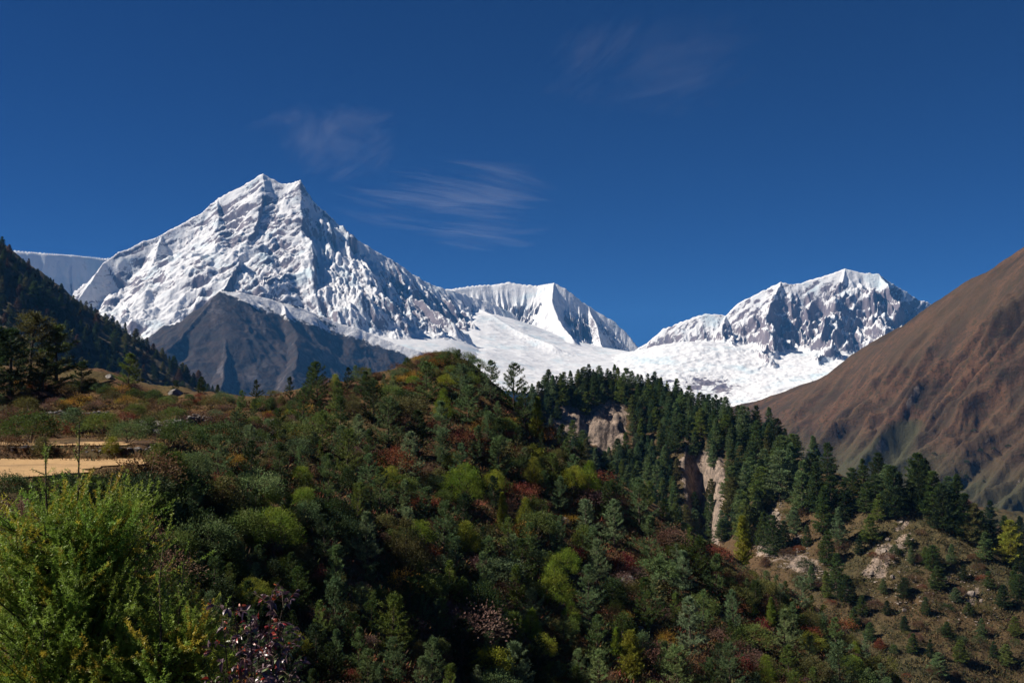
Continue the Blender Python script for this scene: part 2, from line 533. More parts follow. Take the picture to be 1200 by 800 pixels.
def mountain_wall():
    F = Field(-0.60, -0.34, 300, 9400, 12200, 240)
    X, Y = F.X2, F.Y2
    B = [P(*q) for q in ((-80, 285, 10600), (-20, 288, 10680), (20, 293, 10740), (55, 296, 10850), (85, 298, 11000), (105, 300, 11120), (122, 302, 11200), (150, 300, 11350), (200, 300, 11500))]
    H, near = ridge_height(X + 15 * fbm(X / 250, Y / 250, 3, 33), Y + 15 * fbm(X / 250, Y / 250, 3, 34), [(B, 2.2, 500, 0.5, 190, 85)], 11)
    F.Z = np.maximum(H + 22 * fbm(X / 90, Y / 90, 4, 35) * sstep(0, 150, near), -200)
    F.finish()
    tag(link('snow_mountain', F.mesh('snow_mountain', M_SNOW, {'rock': set_rock(F, 0.05, 0.15, 1.8)})), 'distant fluted snow wall behind the tallest peak', kind='structure')


def mountain_right():
    F = Field(0.08, 0.50, 560, 6200, 10800, 480)
    X, Y = F.X2, F.Y2
    R = []
    B = [P(*q) for q in ((700, 425, 9300), (742, 412, 9250), (758, 402, 9250), (775, 387, 9240), (800, 376, 9200), (828, 367, 9160), (850, 369, 9150), (868, 354, 9150), (893, 341, 9150), (915, 330, 9130), (930, 332, 9140), (945, 330, 9150), (968, 323, 9150), (990, 315, 9150), (1010, 319, 9150), (1030, 321, 9130), (1050, 335, 9180), (1075, 349, 9250), (1095, 357, 9300), (1130, 385, 9300), (1180, 420, 9300))]
    R.append((B, 1.2, 500, 0.38, 140, 110))
    R.append(([P(*q) for q in ((1030, 321, 9130), (1044, 340, 8950), (1050, 365, 8650), (1040, 395, 8200), (1030, 430, 7700))], 1.25, 300, 0.42, 90, 80))
    R.append(([P(*q) for q in ((990, 315, 9150), (985, 340, 8900), (975, 370, 8550), (965, 400, 8150), (955, 430, 7750))], 1.2, 300, 0.42, 100, 85))
    R.append(([P(*q) for q in ((915, 330, 9130), (908, 350, 8920), (900, 375, 8600), (905, 400, 8250), (895, 425, 7850))], 1.2, 280, 0.42, 100, 85))
    R.append(([P(*q) for q in ((850, 369, 9150), (850, 385, 8900), (865, 402, 8550), (880, 415, 8250))], 1.1, 260, 0.4, 80, 85))
    H0, near = ridge_height(X, Y, R[:1], 17)
    k = sstep(20, 300, near)
    wx = 130 * fbm(X / 380, Y / 380, 5, 43); wy = 130 * fbm(X / 380, Y / 380, 5, 45)
    H, n1 = ridge_height(X + wx * k, Y + wy * k, R, 17)
    px, py = to_pix(X, Y, H)
    lay = streaks(X, H, 30, 420, 120, 321); lay2 = streaks(X, H, 38, 220, 46, 325); lay3 = streaks(X, H, 30, 150, 24, 341)
    H = H + (75 * lay + 34 * lay2 + 60 * (ridged(X / 300, Y / 300, 6, 49) - .5) + 28 * fbm(X / 140, Y / 140, 5, 50) + 22 * (ridged(X / 80, Y / 80, 4, 52) - .5)) * (.2 + .8 * k)
    ap = TPS([P(*q) for q in ((740, 425, 8300), (800, 402, 8600), (850, 405, 8500), (780, 440, 7700), (830, 445, 7600), (860, 468, 7000), (900, 425, 8000), (930, 440, 7500), (900, 460, 7000), (980, 440, 7300), (1050, 430, 7300), (700, 440, 8000))] + [(1500, 10600, 200), (4000, 10600, 200)])(X, Y)
    px, py = F.pix()
    ice = blob(px, py, 0, 0, 1, 1)
    ap = ap + (3 + 18 * sstep(432, 448, py)) * (ridged(X / 260, Y / 110, 5, 55) - .5) + (1 + 6 * sstep(432, 448, py)) * fbm(X / 70, Y / 70, 4, 56)
    d = H - ap; sm = 50.0
    F.Z = np.where(d > sm, H, np.where(d < -sm, ap, ap + (d + sm) ** 2 / (4 * sm)))
    F.finish(); px, py = F.pix()
    lower = (d < 15)
    ex = -0.75 * lower * (1 - .9 * sstep(432, 450, py) * sstep(960, 800, px)) + 0.3 * blob(px, py, 1062, 365, 16, 28) + 0.15 * blob(px, py, 940, 375, 90, 30, 10)
    ex += -0.4 * blob(px, py, 1010, 322, 60, 9) + .75 * blob(px, py, 850, 452, 26, 13, 20) + .5 * blob(px, py, 790, 446, 50, 12, 14) + .3 * blob(px, py, 790, 395, 30, 9, -25)
    ex += -0.6 * lay - 0.6 * lay2 - 0.6 * lay3
    rk = set_rock(F, 0.20, 0.25, 1.35, ex)
    tag(link('snow_mountain', F.mesh('snow_mountain', M_SNOW, {'rock': rk})), 'broad rock and snow mountain above the brown slope', kind='structure')


mountain_main(); mountain_fluted(); mountain_wall(); mountain_right()


# ------------------------------------------------------------------ the dark pyramid before the snows
def dark_mat():
    m, nt, b, out = new_mat('brown_crag')
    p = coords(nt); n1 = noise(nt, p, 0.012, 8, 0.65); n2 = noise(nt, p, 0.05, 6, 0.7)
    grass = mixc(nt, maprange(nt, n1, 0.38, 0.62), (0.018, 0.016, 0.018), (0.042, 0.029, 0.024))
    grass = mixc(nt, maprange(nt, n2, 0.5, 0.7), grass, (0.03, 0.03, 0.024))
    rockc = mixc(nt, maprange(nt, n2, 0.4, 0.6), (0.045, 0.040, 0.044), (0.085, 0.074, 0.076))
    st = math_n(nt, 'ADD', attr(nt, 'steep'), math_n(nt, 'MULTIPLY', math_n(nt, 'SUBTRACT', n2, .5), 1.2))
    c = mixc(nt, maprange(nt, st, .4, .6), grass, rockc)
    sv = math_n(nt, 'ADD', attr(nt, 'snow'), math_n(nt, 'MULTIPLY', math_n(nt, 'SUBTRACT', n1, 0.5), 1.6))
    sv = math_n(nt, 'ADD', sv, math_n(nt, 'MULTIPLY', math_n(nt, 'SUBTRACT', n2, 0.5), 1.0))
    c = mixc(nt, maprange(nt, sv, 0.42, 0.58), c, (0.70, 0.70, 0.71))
    nt.links.new(c, b.inputs['Base Color'])
    bump(nt, b, noise(nt, p, 0.03, 8, .7), 12, .9)
    return m


def pyramid():
    F = Field(-0.46, 0.06, 480, 4000, 7200, 420)
    X, Y = F.X2, F.Y2
    R = []
    R.append(([P(*q) for q in ((258, 340, 6000), (248, 349, 5930), (238, 362, 5830), (224, 386, 5620), (198, 404, 5400), (160, 432, 5100))], 0.7, 700, 0.42, 60, 120))
    R.append(([P(*q) for q in ((258, 340, 6000), (272, 341, 6050), (290, 343, 6120), (320, 352, 6250), (345, 358, 6320), (370, 367, 6400), (430, 389, 6500), (500, 416, 6520), (560, 446, 6500))], 0.5, 900, 0.36, 30, 140))
    R.append(([P(*q) for q in ((258, 341, 6000), (264, 372, 5850), (264, 408, 5500), (258, 440, 5150), (250, 480, 4700))], 0.65, 500, 0.40, 60, 110))
    R.append(([P(*q) for q in ((330, 357, 6250), (345, 385, 5950), (350, 410, 5650), (345, 445, 5200))], 0.5, 500, 0.40, 40, 130))
    H, near = ridge_height(X + 30 * fbm(X / 300, Y / 300, 4, 63), Y + 30 * fbm(X / 300, Y / 300, 4, 64), R, 27, 2)
    F.Z = np.maximum(H + (26 * fbm(X / 200, Y / 200, 5, 65) + 16 * (ridged(X / 90, Y / 90, 4, 66) - .5)) * (.25 + .75 * sstep(10, 200, near)), -500)
    F.finish(); px, py = F.pix()
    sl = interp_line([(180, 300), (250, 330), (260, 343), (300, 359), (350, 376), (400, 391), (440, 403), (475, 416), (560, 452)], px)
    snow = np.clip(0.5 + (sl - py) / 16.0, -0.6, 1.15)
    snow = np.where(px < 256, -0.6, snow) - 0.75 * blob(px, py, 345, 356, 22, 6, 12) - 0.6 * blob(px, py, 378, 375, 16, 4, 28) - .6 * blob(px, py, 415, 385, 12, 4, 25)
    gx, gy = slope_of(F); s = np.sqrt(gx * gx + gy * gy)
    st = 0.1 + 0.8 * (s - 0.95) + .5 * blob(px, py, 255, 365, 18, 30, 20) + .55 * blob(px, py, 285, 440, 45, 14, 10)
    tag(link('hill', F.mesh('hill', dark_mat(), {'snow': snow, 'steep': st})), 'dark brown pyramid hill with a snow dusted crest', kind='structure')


pyramid()


# ------------------------------------------------------------------ the brown slope on the right
def brown_mat():
    m, nt, b, out = new_mat('dry_grass_slope')
    p = coords(nt); q = coords(nt, (.22, 1, .5), (0, 0, math.radians(-17)))
    n1 = noise(nt, q, 0.022, 9, 0.7); n2 = noise(nt, p, 0.05, 8, 0.75); n3 = noise(nt, p, 0.004, 4, .5)
    c = mixc(nt, maprange(nt, n1, .40, .60), (0.034, 0.023, 0.016), (0.116, 0.060, 0.034))
    c = mixc(nt, maprange(nt, noise(nt, p, .13, 6, .7), .50, .62), c, (0.032, 0.027, 0.015))
    c = mixc(nt, maprange(nt, n3, .42, .62, 0, .6), c, (0.070, 0.046, 0.026))
    c = mixc(nt, maprange(nt, n2, .54, .70), c, (0.045, 0.038, 0.018))
    low = math_n(nt, 'ADD', attr(nt, 'green'), math_n(nt, 'MULTIPLY', math_n(nt, 'SUBTRACT', n1, .5), 1.4))
    c = mixc(nt, maprange(nt, low, .3, .8), c, (0.052, 0.050, 0.026))
    rk = math_n(nt, 'ADD', attr(nt, 'rock'), math_n(nt, 'MULTIPLY', math_n(nt, 'SUBTRACT', n2, .5), 1.8))
    rcol = mixc(nt, maprange(nt, noise(nt, p, .09, 6), .4, .6), (0.24, 0.20, 0.175), (0.12, 0.10, 0.09))
    c = mixc(nt, maprange(nt, rk, .45, .6), c, rcol)
    nt.links.new(c, b.inputs['Base Color'])
    bump(nt, b, math_n(nt, 'ADD', n2, noise(nt, p, .2, 6, .7)), 4, .8)
    return m


def brown_slope():
    F = Field(0.17, 0.80, 560, 1250, 3600, 460)
    X, Y = F.X2, F.Y2
    pts = [P(*q) for q in ((840, 486, 2900), (870, 474, 2850), (925, 456, 2760), (1000, 417, 2620), (1050, 388, 2540), (1100, 359, 2460), (1150, 329, 2380), (1200, 298, 2300), (1300, 240, 2200), (1450, 160, 2050), (1200, 450, 1950), (1200, 600, 1620), (1130, 520, 1900), (1060, 545, 1950), (1000, 515, 2200), (950, 495, 2500), (1100, 450, 2150), (1060, 470, 2230), (1200, 700, 1400), (1000, 600, 1900), (1350, 500, 1650), (1450, 400, 1600))]
    pts += [(500, 3400, -150), (1200, 3100, 0), (1700, 3100, 150), (2200, 3000, 300), (500, 2000, -330), (250, 1600, -380), (700, 1350, -300)]
    Z = TPS(pts)(X, Y)
    a = -.30 * X + .95 * Y; bb = .95 * X + .30 * Y
    w = 60 * fbm(X / 400, Y / 400, 3, 71)
    ribs = ridged((a + w) / 230, bb / 1500, 4, 72) - .55
    px, py = to_pix(X, Y, Z)
    dsky = np.clip((py - interp_line([(860, 476), (925, 456), (1000, 417), (1100, 359), (1200, 298), (1300, 240)], px)) / 60, 0.22, 1)
    Z = Z + (110 * ribs + 60 * (ridged((a + .6 * w) / 85, bb / 700, 4, 74) - .55) + 14 * fbm(X / 120, Y / 120, 5, 73) + 12 * (ridged(X / 60, Y / 60, 4, 77) - .5)) * dsky - 9
    gl = interp_line([(470, 1090), (500, 1062), (525, 1045), (560, 1028)][0:1] + [(500, 1062), (525, 1045), (560, 1028)], py)
    Z = Z - 34 * np.exp(-((px - gl) / 13) ** 2) * sstep(476, 505, py) * sstep(590, 545, py)
    F.Z = Z; F.finish(); px, py = F.pix()
    gl = np.interp(py, [470, 500, 525, 560], [1090, 1062, 1045, 1028])
    green = -0.3 + 1.0 * sstep(430, 560, py - 0.15 * (px - 1000)) + 1.0 * np.exp(-((px - gl) / 20) ** 2) * sstep(480, 505, py)
    gx, gy = slope_of(F); s = np.sqrt(gx * gx + gy * gy)
    rock = -.5 + .30 * (s - .9) + .55 * blob(px, py, 1185, 550, 22, 55, -20) + .3 * blob(px, py, 1150, 510, 25, 12, -30) + .25 * blob(px, py, 1105, 515, 25, 14, -35) + .3 * blob(px, py, 1040, 530, 20, 20)
    o = link('hill', F.mesh('hill', brown_mat(), {'green': green, 'rock': rock}))
    tag(o, 'long bare brown grass slope below the right mountain', kind='structure')
    return F


F_BROWN = brown_slope()


# ------------------------------------------------------------------ the shaded slope on the left
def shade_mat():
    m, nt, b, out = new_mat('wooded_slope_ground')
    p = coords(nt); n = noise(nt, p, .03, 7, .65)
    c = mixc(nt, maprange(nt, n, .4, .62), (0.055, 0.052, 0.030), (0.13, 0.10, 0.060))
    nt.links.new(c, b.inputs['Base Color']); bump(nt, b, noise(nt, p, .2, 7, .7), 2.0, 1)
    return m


def left_slope():
    F = Field(-0.78, -0.16, 300, 432, 1980, 260)
    pts = [P(*q) for q in ((-220, 120, 760), (-100, 205, 770), (0, 288, 780), (20, 302, 785), (50, 327, 790), (100, 362, 800), (150, 392, 810), (200, 424, 820), (240, 452, 830), (285, 480, 840), (0, 380, 640), (0, 440, 540), (60, 420, 650), (120, 445, 680), (180, 462, 700), (60, 462, 500), (150, 480, 560), (-120, 350, 600), (-120, 450, 450), (240, 485, 650), (0, 490, 420), (100, 500, 400))]
    pts += [(-900, 1000, 130), (-500, 1000, 60), (-250, 1050, -60), (-200, 260, -30), (-60, 300, -40), (-100, 600, -45), (-120, 900, -60)]
    pts = [(1.8 * a, 1.8 * b_, 1.8 * c) for a, b_, c in pts]
    F.Z = TPS(pts)(F.X2, F.Y2) + 5 * fbm(F.X2 / 60, F.Y2 / 60, 4, 81) + 1.5 * fbm(F.X2 / 12, F.Y2 / 12, 3, 82)
    F.finish()
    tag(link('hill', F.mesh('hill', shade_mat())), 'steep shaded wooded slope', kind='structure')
    return F


F_SHADE = left_slope()


# ------------------------------------------------------------------ the forested ridge and grassy spur
def ridge_mat():
    m, nt, b, out = new_mat('spur_ground')
    p = coords(nt); n1 = noise(nt, p, .05, 7, .65); n2 = noise(nt, p, .35, 7, .7); n3 = noise(nt, p, .015, 4, .5)
    c = mixc(nt, maprange(nt, n1, .38, .62), (0.052, 0.045, 0.021), (0.098, 0.074, 0.034))
    c = mixc(nt, maprange(nt, n2, .46, .62), c, (0.030, 0.030, 0.015))
    c = mixc(nt, maprange(nt, n3, .45, .65), c, (0.090, 0.055, 0.028))
    rv = math_n(nt, 'ADD', attr(nt, 'rock'), math_n(nt, 'MULTIPLY', math_n(nt, 'SUBTRACT', n2, .5), 1.5))
    rv = math_n(nt, 'ADD', rv, math_n(nt, 'MULTIPLY', math_n(nt, 'SUBTRACT', n1, .5), 2.4))
    q = coords(nt, (1, 1, .55))
    rc = mixc(nt, maprange(nt, noise(nt, q, .32, 9, .75), .42, .57), (0.31, 0.235, 0.185), (0.12, 0.095, 0.08))
    c = mixc(nt, maprange(nt, rv, .46, .56), c, rc)
    nt.links.new(c, b.inputs['Base Color'])
    bump(nt, b, math_n(nt, 'ADD', noise(nt, p, .5, 8, .7), noise(nt, q, .2, 6, .6)), 1.2, 1)
    return m


def forest_ridge():
    F = Field(-0.12, 0.85, 640, 215, 800, 420)
    X, Y = F.X2, F.Y2
    pts = [P(*q) for q in ((560, 520, 540), (600, 490, 560), (640, 456, 580), (690, 443, 600), (740, 448, 600), (790, 462, 585), (850, 486, 560), (900, 503, 525), (940, 532, 480), (985, 555, 440), (1020, 562, 425), (1060, 584, 405), (1100, 606, 395), (1150, 632, 385), (1200, 650, 380), (1300, 690, 375),
                                   (700, 482, 575), (660, 520, 552), (720, 540, 548), (640, 500, 562), (760, 520, 552), (820, 540, 522), (780, 600, 505), (830, 625, 470), (880, 565, 490), (880, 640, 440), (900, 600, 445), (950, 590, 430), (960, 640, 400), (900, 680, 392), (870, 720, 380), (1000, 620, 402), (1000, 700, 362), (1000, 785, 330), (1060, 650, 378), (1050, 720, 345), (1100, 785, 318), (1150, 710, 350), (1200, 720, 345), (1200, 800, 318), (950, 720, 365), (930, 800, 335), (1300, 800, 318))]
    pts += [(0, 760, -60), (100, 760, -40), (200, 740, -50), (300, 640, -90), (450, 560, -130), (0, 300, -150), (100, 250, -130), (200, 230, -130), (-60, 420, -90), (300, 260, -130)]
    pts += [(q[0] * (q[1] + 34) / q[1], q[1] + 34, q[2] - 11) for q in pts[:16]]
    Z = TPS(pts)(X, Y)
    px, py = to_pix(X, Y, Z)
    # the sub-spurs, the ravine and the tan cliffs
    Z = Z + 5.5 * (ridged((X + .5 * Y) / 75, (Y - .5 * X) / 190, 4, 91) - .5) * sstep(560, 600, py) + 3.0 * fbm(X / 40, Y / 40, 5, 92) + 0.8 * fbm(X / 7, Y / 7, 4, 93)
    rav = np.exp(-((px - (822 + .05 * (py - 560))) / 11) ** 2) * sstep(508, 545, py) * sstep(720, 620, py)
    Z = Z - 26 * rav
    cl = blob(px, py, 712, 500, 26, 30, 15) + .9 * blob(px, py, 668, 492, 18, 26) + blob(px, py, 806, 552, 9, 34) + .9 * blob(px, py, 843, 560, 6, 34)
    Z = Z + cl * (3.5 * (ridged(X / 13, Y / 15, 5, 95) - .5) + 5 * fbm(X / 9, Y / 8, 5, 96))
    F.Z = Z; F.finish(); px, py = F.pix()
    gx, gy = slope_of(F); s = np.sqrt(gx * gx + gy * gy)
    rock = -.22 + .40 * (s - .7) + 1.25 * np.clip(cl, 0, 1) ** .7
    for cx, cy, rx, ry, ro, am in ((900, 600, 14, 26, 20, .5), (915, 650, 34, 20, 15, .62), (945, 665, 26, 14, 20, .5), (1035, 650, 12, 22, 35, .62), (1020, 672, 22, 14, 0, .5), (1060, 632, 10, 5, -40, .6), (1058, 612, 7, 9, 40, .9), (1140, 700, 10, 14, 20, .75), (1150, 675, 24, 12, 10, .4), (990, 690, 14, 12, 0, .35), (1095, 660, 30, 30, 0, .2), (1180, 745, 40, 30, 0, .2)):
        rock = rock + (am + .26) * blob(px, py, cx, cy, rx, ry, ro)
    o = link('hill', F.mesh('hill', ridge_mat(), {'rock': rock}))
    tag(o, 'forested ridge with tan cliffs running into a stony grass spur', kind='structure')
    return F


F_RIDGE = forest_ridge()


# ------------------------------------------------------------------ the near hill and the terraces
def near_mat():
    m, nt, b, out = new_mat('near_hill_ground')
    p = coords(nt); n1 = noise(nt, p, .25, 7, .65); n2 = noise(nt, p, 1.6, 8, .7); n3 = noise(nt, p, .07, 4, .5)
    c = mixc(nt, maprange(nt, n1, .36, .62), (0.060, 0.034, 0.018), (0.150, 0.078, 0.032))
    c = mixc(nt, maprange(nt, n3, .45, .62), c, (0.115, 0.088, 0.032))
    c = mixc(nt, maprange(nt, n2, .5, .7), c, (0.035, 0.026, 0.014))
    rv = math_n(nt, 'ADD', attr(nt, 'rock'), math_n(nt, 'MULTIPLY', math_n(nt, 'SUBTRACT', n2, .5), 1.6))
    c = mixc(nt, maprange(nt, rv, .45, .6), c, mixc(nt, n1, (0.24, 0.19, 0.16), (0.12, 0.10, 0.09)))
    nt.links.new(c, b.inputs['Base Color'])
    bump(nt, b, math_n(nt, 'ADD', n2, noise(nt, p, 6, 6, .7)), .25, 1)
    return m


FIELD_Z, LEDGE_Z = -4.0, -3.15


def near_hill():
    F = Field(-0.80, 0.72, 560, 4.0, 290, 520)
    X, Y = F.X2, F.Y2
    pts = [P(*q) for q in ((520, 416, 170), (490, 420, 170), (450, 434, 165), (400, 450, 160), (350, 459, 155), (300, 468, 152), (250, 466, 165), (200, 462, 185), (120, 458, 195), (50, 455, 200), (0, 452, 205), (-100, 440, 210), (550, 424, 169), (575, 444, 168), (620, 486, 165), (660, 520, 163), (700, 552, 161), (760, 592, 158), (830, 632, 154), (880, 668, 150), (950, 712, 146), (1000, 750, 142), (1060, 805, 138), (1200, 900, 130),
                                   (520, 500, 146), (520, 600, 116), (520, 700, 93), (520, 800, 76), (400, 520, 124), (400, 600, 90), (400, 700, 68), (400, 800, 54), (300, 510, 112), (300, 560, 84), (300, 650, 62), (300, 800, 46), (650, 600, 138), (650, 700, 110), (650, 800, 92), (800, 700, 130), (800, 800, 106), (900, 780, 122), (450, 460, 158), (350, 480, 143),
                                   (250, 490, 120), (230, 520, 96), (200, 560, 74), (200, 620, 62), (220, 720, 50), (240, 800, 42), (100, 500, 98), (40, 490, 105), (100, 475, 140), (0, 475, 140), (160, 480, 130), (-80, 500, 95), (-80, 470, 140))]
    pts += [(-12, 220, -8), (-45, 230, -6), (-90, 260, -10), (25, 210, -38), (60, 200, -55), (100, 180, -62), (-140, 260, 0), (-10, 270, -40), (80, 270, -80),
            (-30, 60, -4.2), (-24, 60, -4.3), (-24, 66, -4.1), (-28, 48, -4.3), (-22, 48, -4.8), (-38, 55, -4.1), (-45, 70, -3.9), (-18, 40, -5.3), (-12, 25, -5.0), (-5, 9, -4.2), (-2.5, 9, -4.3), (0, 5, -3.5), (-3, 4, -2.6), (3, 5, -3.5), (6, 20, -8.5), (20, 40, -15), (50, 60, -24)]
    pts += [(q[0] * (q[1] + 16) / q[1], q[1] + 16, q[2] - 5) for q in pts[:24]]
    Z = TPS(pts)(X, Y)
    px, py = to_pix(X, Y, Z)
    far = sstep(20, 70, Y)
    Z = Z + far * (1.5 * (ridged(X / 26, Y / 26, 4, 101) - .5) + .9 * fbm(X / 11, Y / 11, 4, 102)) + .12 * fbm(X / 1.2, Y / 1.2, 3, 103)
    # small hummocks and sheep terraces on the crest
    Z = Z + .10 * np.sin(Z * 3.2 + 2 * fbm(X / 15, Y / 15, 3, 104)) * far
    fm = sstep(-22.0, -24.5, X - .09 * (Y - 60)) * sstep(44, 47, Y) * sstep(71.5, 70.6, Y)
    Z = Z * (1 - fm) + (FIELD_Z - .06) * fm
    lm = sstep(-25.0, -27.5, X) * sstep(70.4, 70.8, Y) * sstep(86, 82, Y) * sstep(-48, -45, X)
    Z = Z * (1 - lm) + (LEDGE_Z - .06) * lm
    F.Z = Z; F.finish(); px, py = F.pix()
    rock = -.5 + 1.0 * blob(px, py, 318, 500, 22, 14, -30) + .5 * blob(px, py, 660, 610, 20, 20) + .35 * blob(px, py, 735, 680, 14, 20) + .25 * blob(px, py, 620, 480, 15, 15)
    o = link('hill', F.mesh('hill', near_mat(), {'rock': rock}))
    tag(o, 'near hill of rusty grass covered in bushes', kind='structure')
    return F


F_NEAR = near_hill()

# straw stubble field and the narrow terrace above it
def stubble_mat():
    m, nt, b, out = new_mat('straw_stubble')
    p = coords(nt, (1, 2.5, 1)); n = noise(nt, p, 2.6, 10, .8); n2 = noise(nt, coords(nt), .25, 4, .5)
    c = mixc(nt, maprange(nt, n, .35, .65), (0.32, 0.19, 0.085), (0.50, 0.33, 0.165))
    c = mixc(nt, maprange(nt, n2, .5, .7), c, (0.26, 0.17, 0.085))
    nt.links.new(c, b.inputs['Base Color']); bump(nt, b, noise(nt, p, 5, 7, .7), .06, 1); return m


M_STUBBLE = stubble_mat()


def sheet(name, label, xs, ys, zbase, edge):
    nx, ny = 70, 40
    V = []
    for i in range(nx):
        for j in range(ny):
            a, b_ = i / (nx - 1), j / (ny - 1)
            y = ys[0] + (ys[1] - ys[0]) * b_
            x1 = edge(y)
            V.append((xs + (x1 - xs) * a, y, 0))
    V = np.array(V); V[:, 2] = zbase + .03 * fbm(V[:, 0] / 1.5, V[:, 1] / 1.5, 3, 111)
    i = np.arange(nx - 1)[:, None] * ny + np.arange(ny - 1)[None, :]
    Fc = np.stack([i, i + ny, i + ny + 1, i + 1], -1).reshape(-1, 4)
    tag(link(name, mesh_np(name, V, [Fc], [M_STUBBLE], smooth=True)), label, kind='structure')


sheet('field', 'flat straw coloured stubble field', -60, (47.5, 70.2), FIELD_Z + .02, lambda y: -24.6 + .09 * (y - 60) + .7 * math.sin(y * .7) + .4 * math.sin(y * 1.9))
sheet('field', 'narrow straw terrace above the dry stone wall', -44, (71.6, 77.5), LEDGE_Z + .02, lambda y: -28.6 + .8 * math.sin(y * .8) + .3 * math.sin(y * 2.3))

# ground far below, to the horizon
me = mesh_np('ground', [(-30000, -3000, -620), (30000, -3000, -620), (30000, 28000, -620), (-30000, 28000, -620)], [np.array([[0, 1, 2, 3]])], [flat_noise_mat('valley_ground', (.06, .05, .03), (.10, .075, .045), .003, 5)])
tag(link('ground', me), 'valley floor far below the hills', kind='structure')

# haze: one even box of air
hm = bpy.data.materials.new('haze'); hm.use_nodes = True
hn = hm.node_tree; hn.nodes.clear()
ho = hn.nodes.new('ShaderNodeOutputMaterial'); pv = hn.nodes.new('ShaderNodeVolumePrincipled')
pv.inputs['Color'].default_value = (0.105, 0.40, 0.98, 1); pv.inputs['Density'].default_value = HAZE; pv.inputs['Anisotropy'].default_value = 0.0
hn.links.new(pv.outputs[0], ho.inputs['Volume'])
x0, x1, y0, y1, z0, z1 = -31000, 31000, -3500, 29000, -621, 2600
V = [(x, y, z) for x in (x0, x1) for y in (y0, y1) for z in (z0, z1)]
tag(link('haze', mesh_np('haze', V, [np.array([[0, 1, 3, 2], [4, 6, 7, 5], [0, 4, 5, 1], [2, 3, 7, 6], [0, 2, 6, 4], [1, 5, 7, 3]])], [hm])), 'thin blue mountain air', kind='stuff')


# ------------------------------------------------------------------ cirrus
def cirrus_mat(name, seed, amount):
    m = bpy.data.materials.new(name); m.use_nodes = True; nt = m.node_tree; nt.nodes.clear()
    out = N(nt, 'ShaderNodeOutputMaterial')
    tc = N(nt, 'ShaderNodeTexCoord'); mp = N(nt, 'ShaderNodeMapping')
    mr = N(nt, 'ShaderNodeMapping'); mr.inputs['Rotation'].default_value = (0, 0, math.radians((-38, 68, 76)[seed - 1]))
    nt.links.new(tc.outputs['Object'], mr.inputs[0]); nt.links.new(mr.outputs[0], mp.inputs[0]); mp.inputs['Location'].default_value = (seed * 13.1, seed * 7.7, 0)
    mp.inputs['Scale'].default_value = (0.00013, 0.00055, 0)
    n = noise(nt, mp.outputs[0], 1.5, 12, .68, .5)
    n = math_n(nt, 'ADD', math_n(nt, 'MULTIPLY', n, .75), math_n(nt, 'MULTIPLY', noise(nt, tc.outputs['Object'], .00016, 3, .5, .5), .55))
    e = math_n(nt, 'ADD', n, math_n(nt, 'MULTIPLY', math_n(nt, 'SUBTRACT', attr(nt, 'fade'), 1.0), .36))
    f = math_n(nt, 'POWER', maprange(nt, e, .50, .98, 0, 1), 1.4)
    f = math_n(nt, 'MULTIPLY', f, amount)
    d = N(nt, 'ShaderNodeBsdfDiffuse'); t = N(nt, 'ShaderNodeBsdfTranslucent'); tr = N(nt, 'ShaderNodeBsdfTransparent')
    for x in (d, t): x.inputs[0].default_value = (.9, .9, .9, 1)
    ad = N(nt, 'ShaderNodeMixShader'); ad.inputs[0].default_value = .6
    nt.links.new(d.outputs[0], ad.inputs[1]); nt.links.new(t.outputs[0], ad.inputs[2])
    mx = N(nt, 'ShaderNodeMixShader'); nt.links.new(f, mx.inputs[0]); nt.links.new(tr.outputs[0], mx.inputs[1]); nt.links.new(ad.outputs[0], mx.inputs[2])
    nt.links.new(mx.outputs[0], out.inputs[0]); return m


def cirrus(px, py, wpx, hpx, zc, label, seed, amount):
    u, s = pix_us(px, py); d = zc / float(s); cx = float(u) * d
    _, s1 = pix_us(px, py - hpx); _, s2 = pix_us(px, py + hpx)
    hy0, hy1 = zc / float(s1) - d, zc / float(s2) - d
    hx = wpx / FOC * d
    n = 48
    a = np.linspace(-1, 1, n); A, B = np.meshgrid(a, a, indexing='ij')
    X = A * hx; Yv = np.where(B < 0, -B * hy0, B * hy1)
    Z = 140 * fbm(X / 4000, Yv / 4000, 3, seed + 120)
    fade = np.clip(1 - (A * A + B * B), 0, 1) ** 0.6
    V = np.stack([X, Yv, Z], -1).reshape(-1, 3)
    i = np.arange(n - 1)[:, None] * n + np.arange(n - 1)[None, :]
    Fc = np.stack([i, i + n, i + n + 1, i + 1], -1).reshape(-1, 4)
    o = link('cirrus_cloud', mesh_np('cirrus_cloud', V, [Fc], [cirrus_mat('cirrus', seed, amount)], smooth=True, attrs={'fade': fade}))
    o.location = (cx, d, zc)
    o.visible_shadow = True
    tag(o, label, 'cloud', 'wisps of high cloud')


cirrus(535, 243, 170, 58, 5200, 'broadest white wisp of cirrus, above the saddle right of the twin summit', 1, .23)
cirrus(398, 170, 110, 60, 5200, 'faint slanting wisp of cirrus above the twin summit', 2, .13)
cirrus(770, 78, 170, 80, 5600, 'thin streaky wisp of cirrus high in the dark sky right of centre', 3, .07)


# ------------------------------------------------------------------ plants
rng = np.random.RandomState(42)
RND = random.Random(5)


def rdir(n, r=None):
    v = (r or rng).normal(size=(n, 3)); return unit(v)


def tufts(g, C, D, k, length, width, spread, r):
    """k needles fanning out of every tuft centre C about its direction D"""
    n = len(C)
    C = np.repeat(C, k, 0); D = np.repeat(D, k, 0)
    A = unit(D + spread * r.normal(size=C.shape)) * (length * r.uniform(.6, 1.25, (len(C), 1)))
    W = unit(np.cross(A, r.normal(size=C.shape))) * width
    g.leaves(C + .25 * length * r.normal(size=C.shape) * .5, A, W)


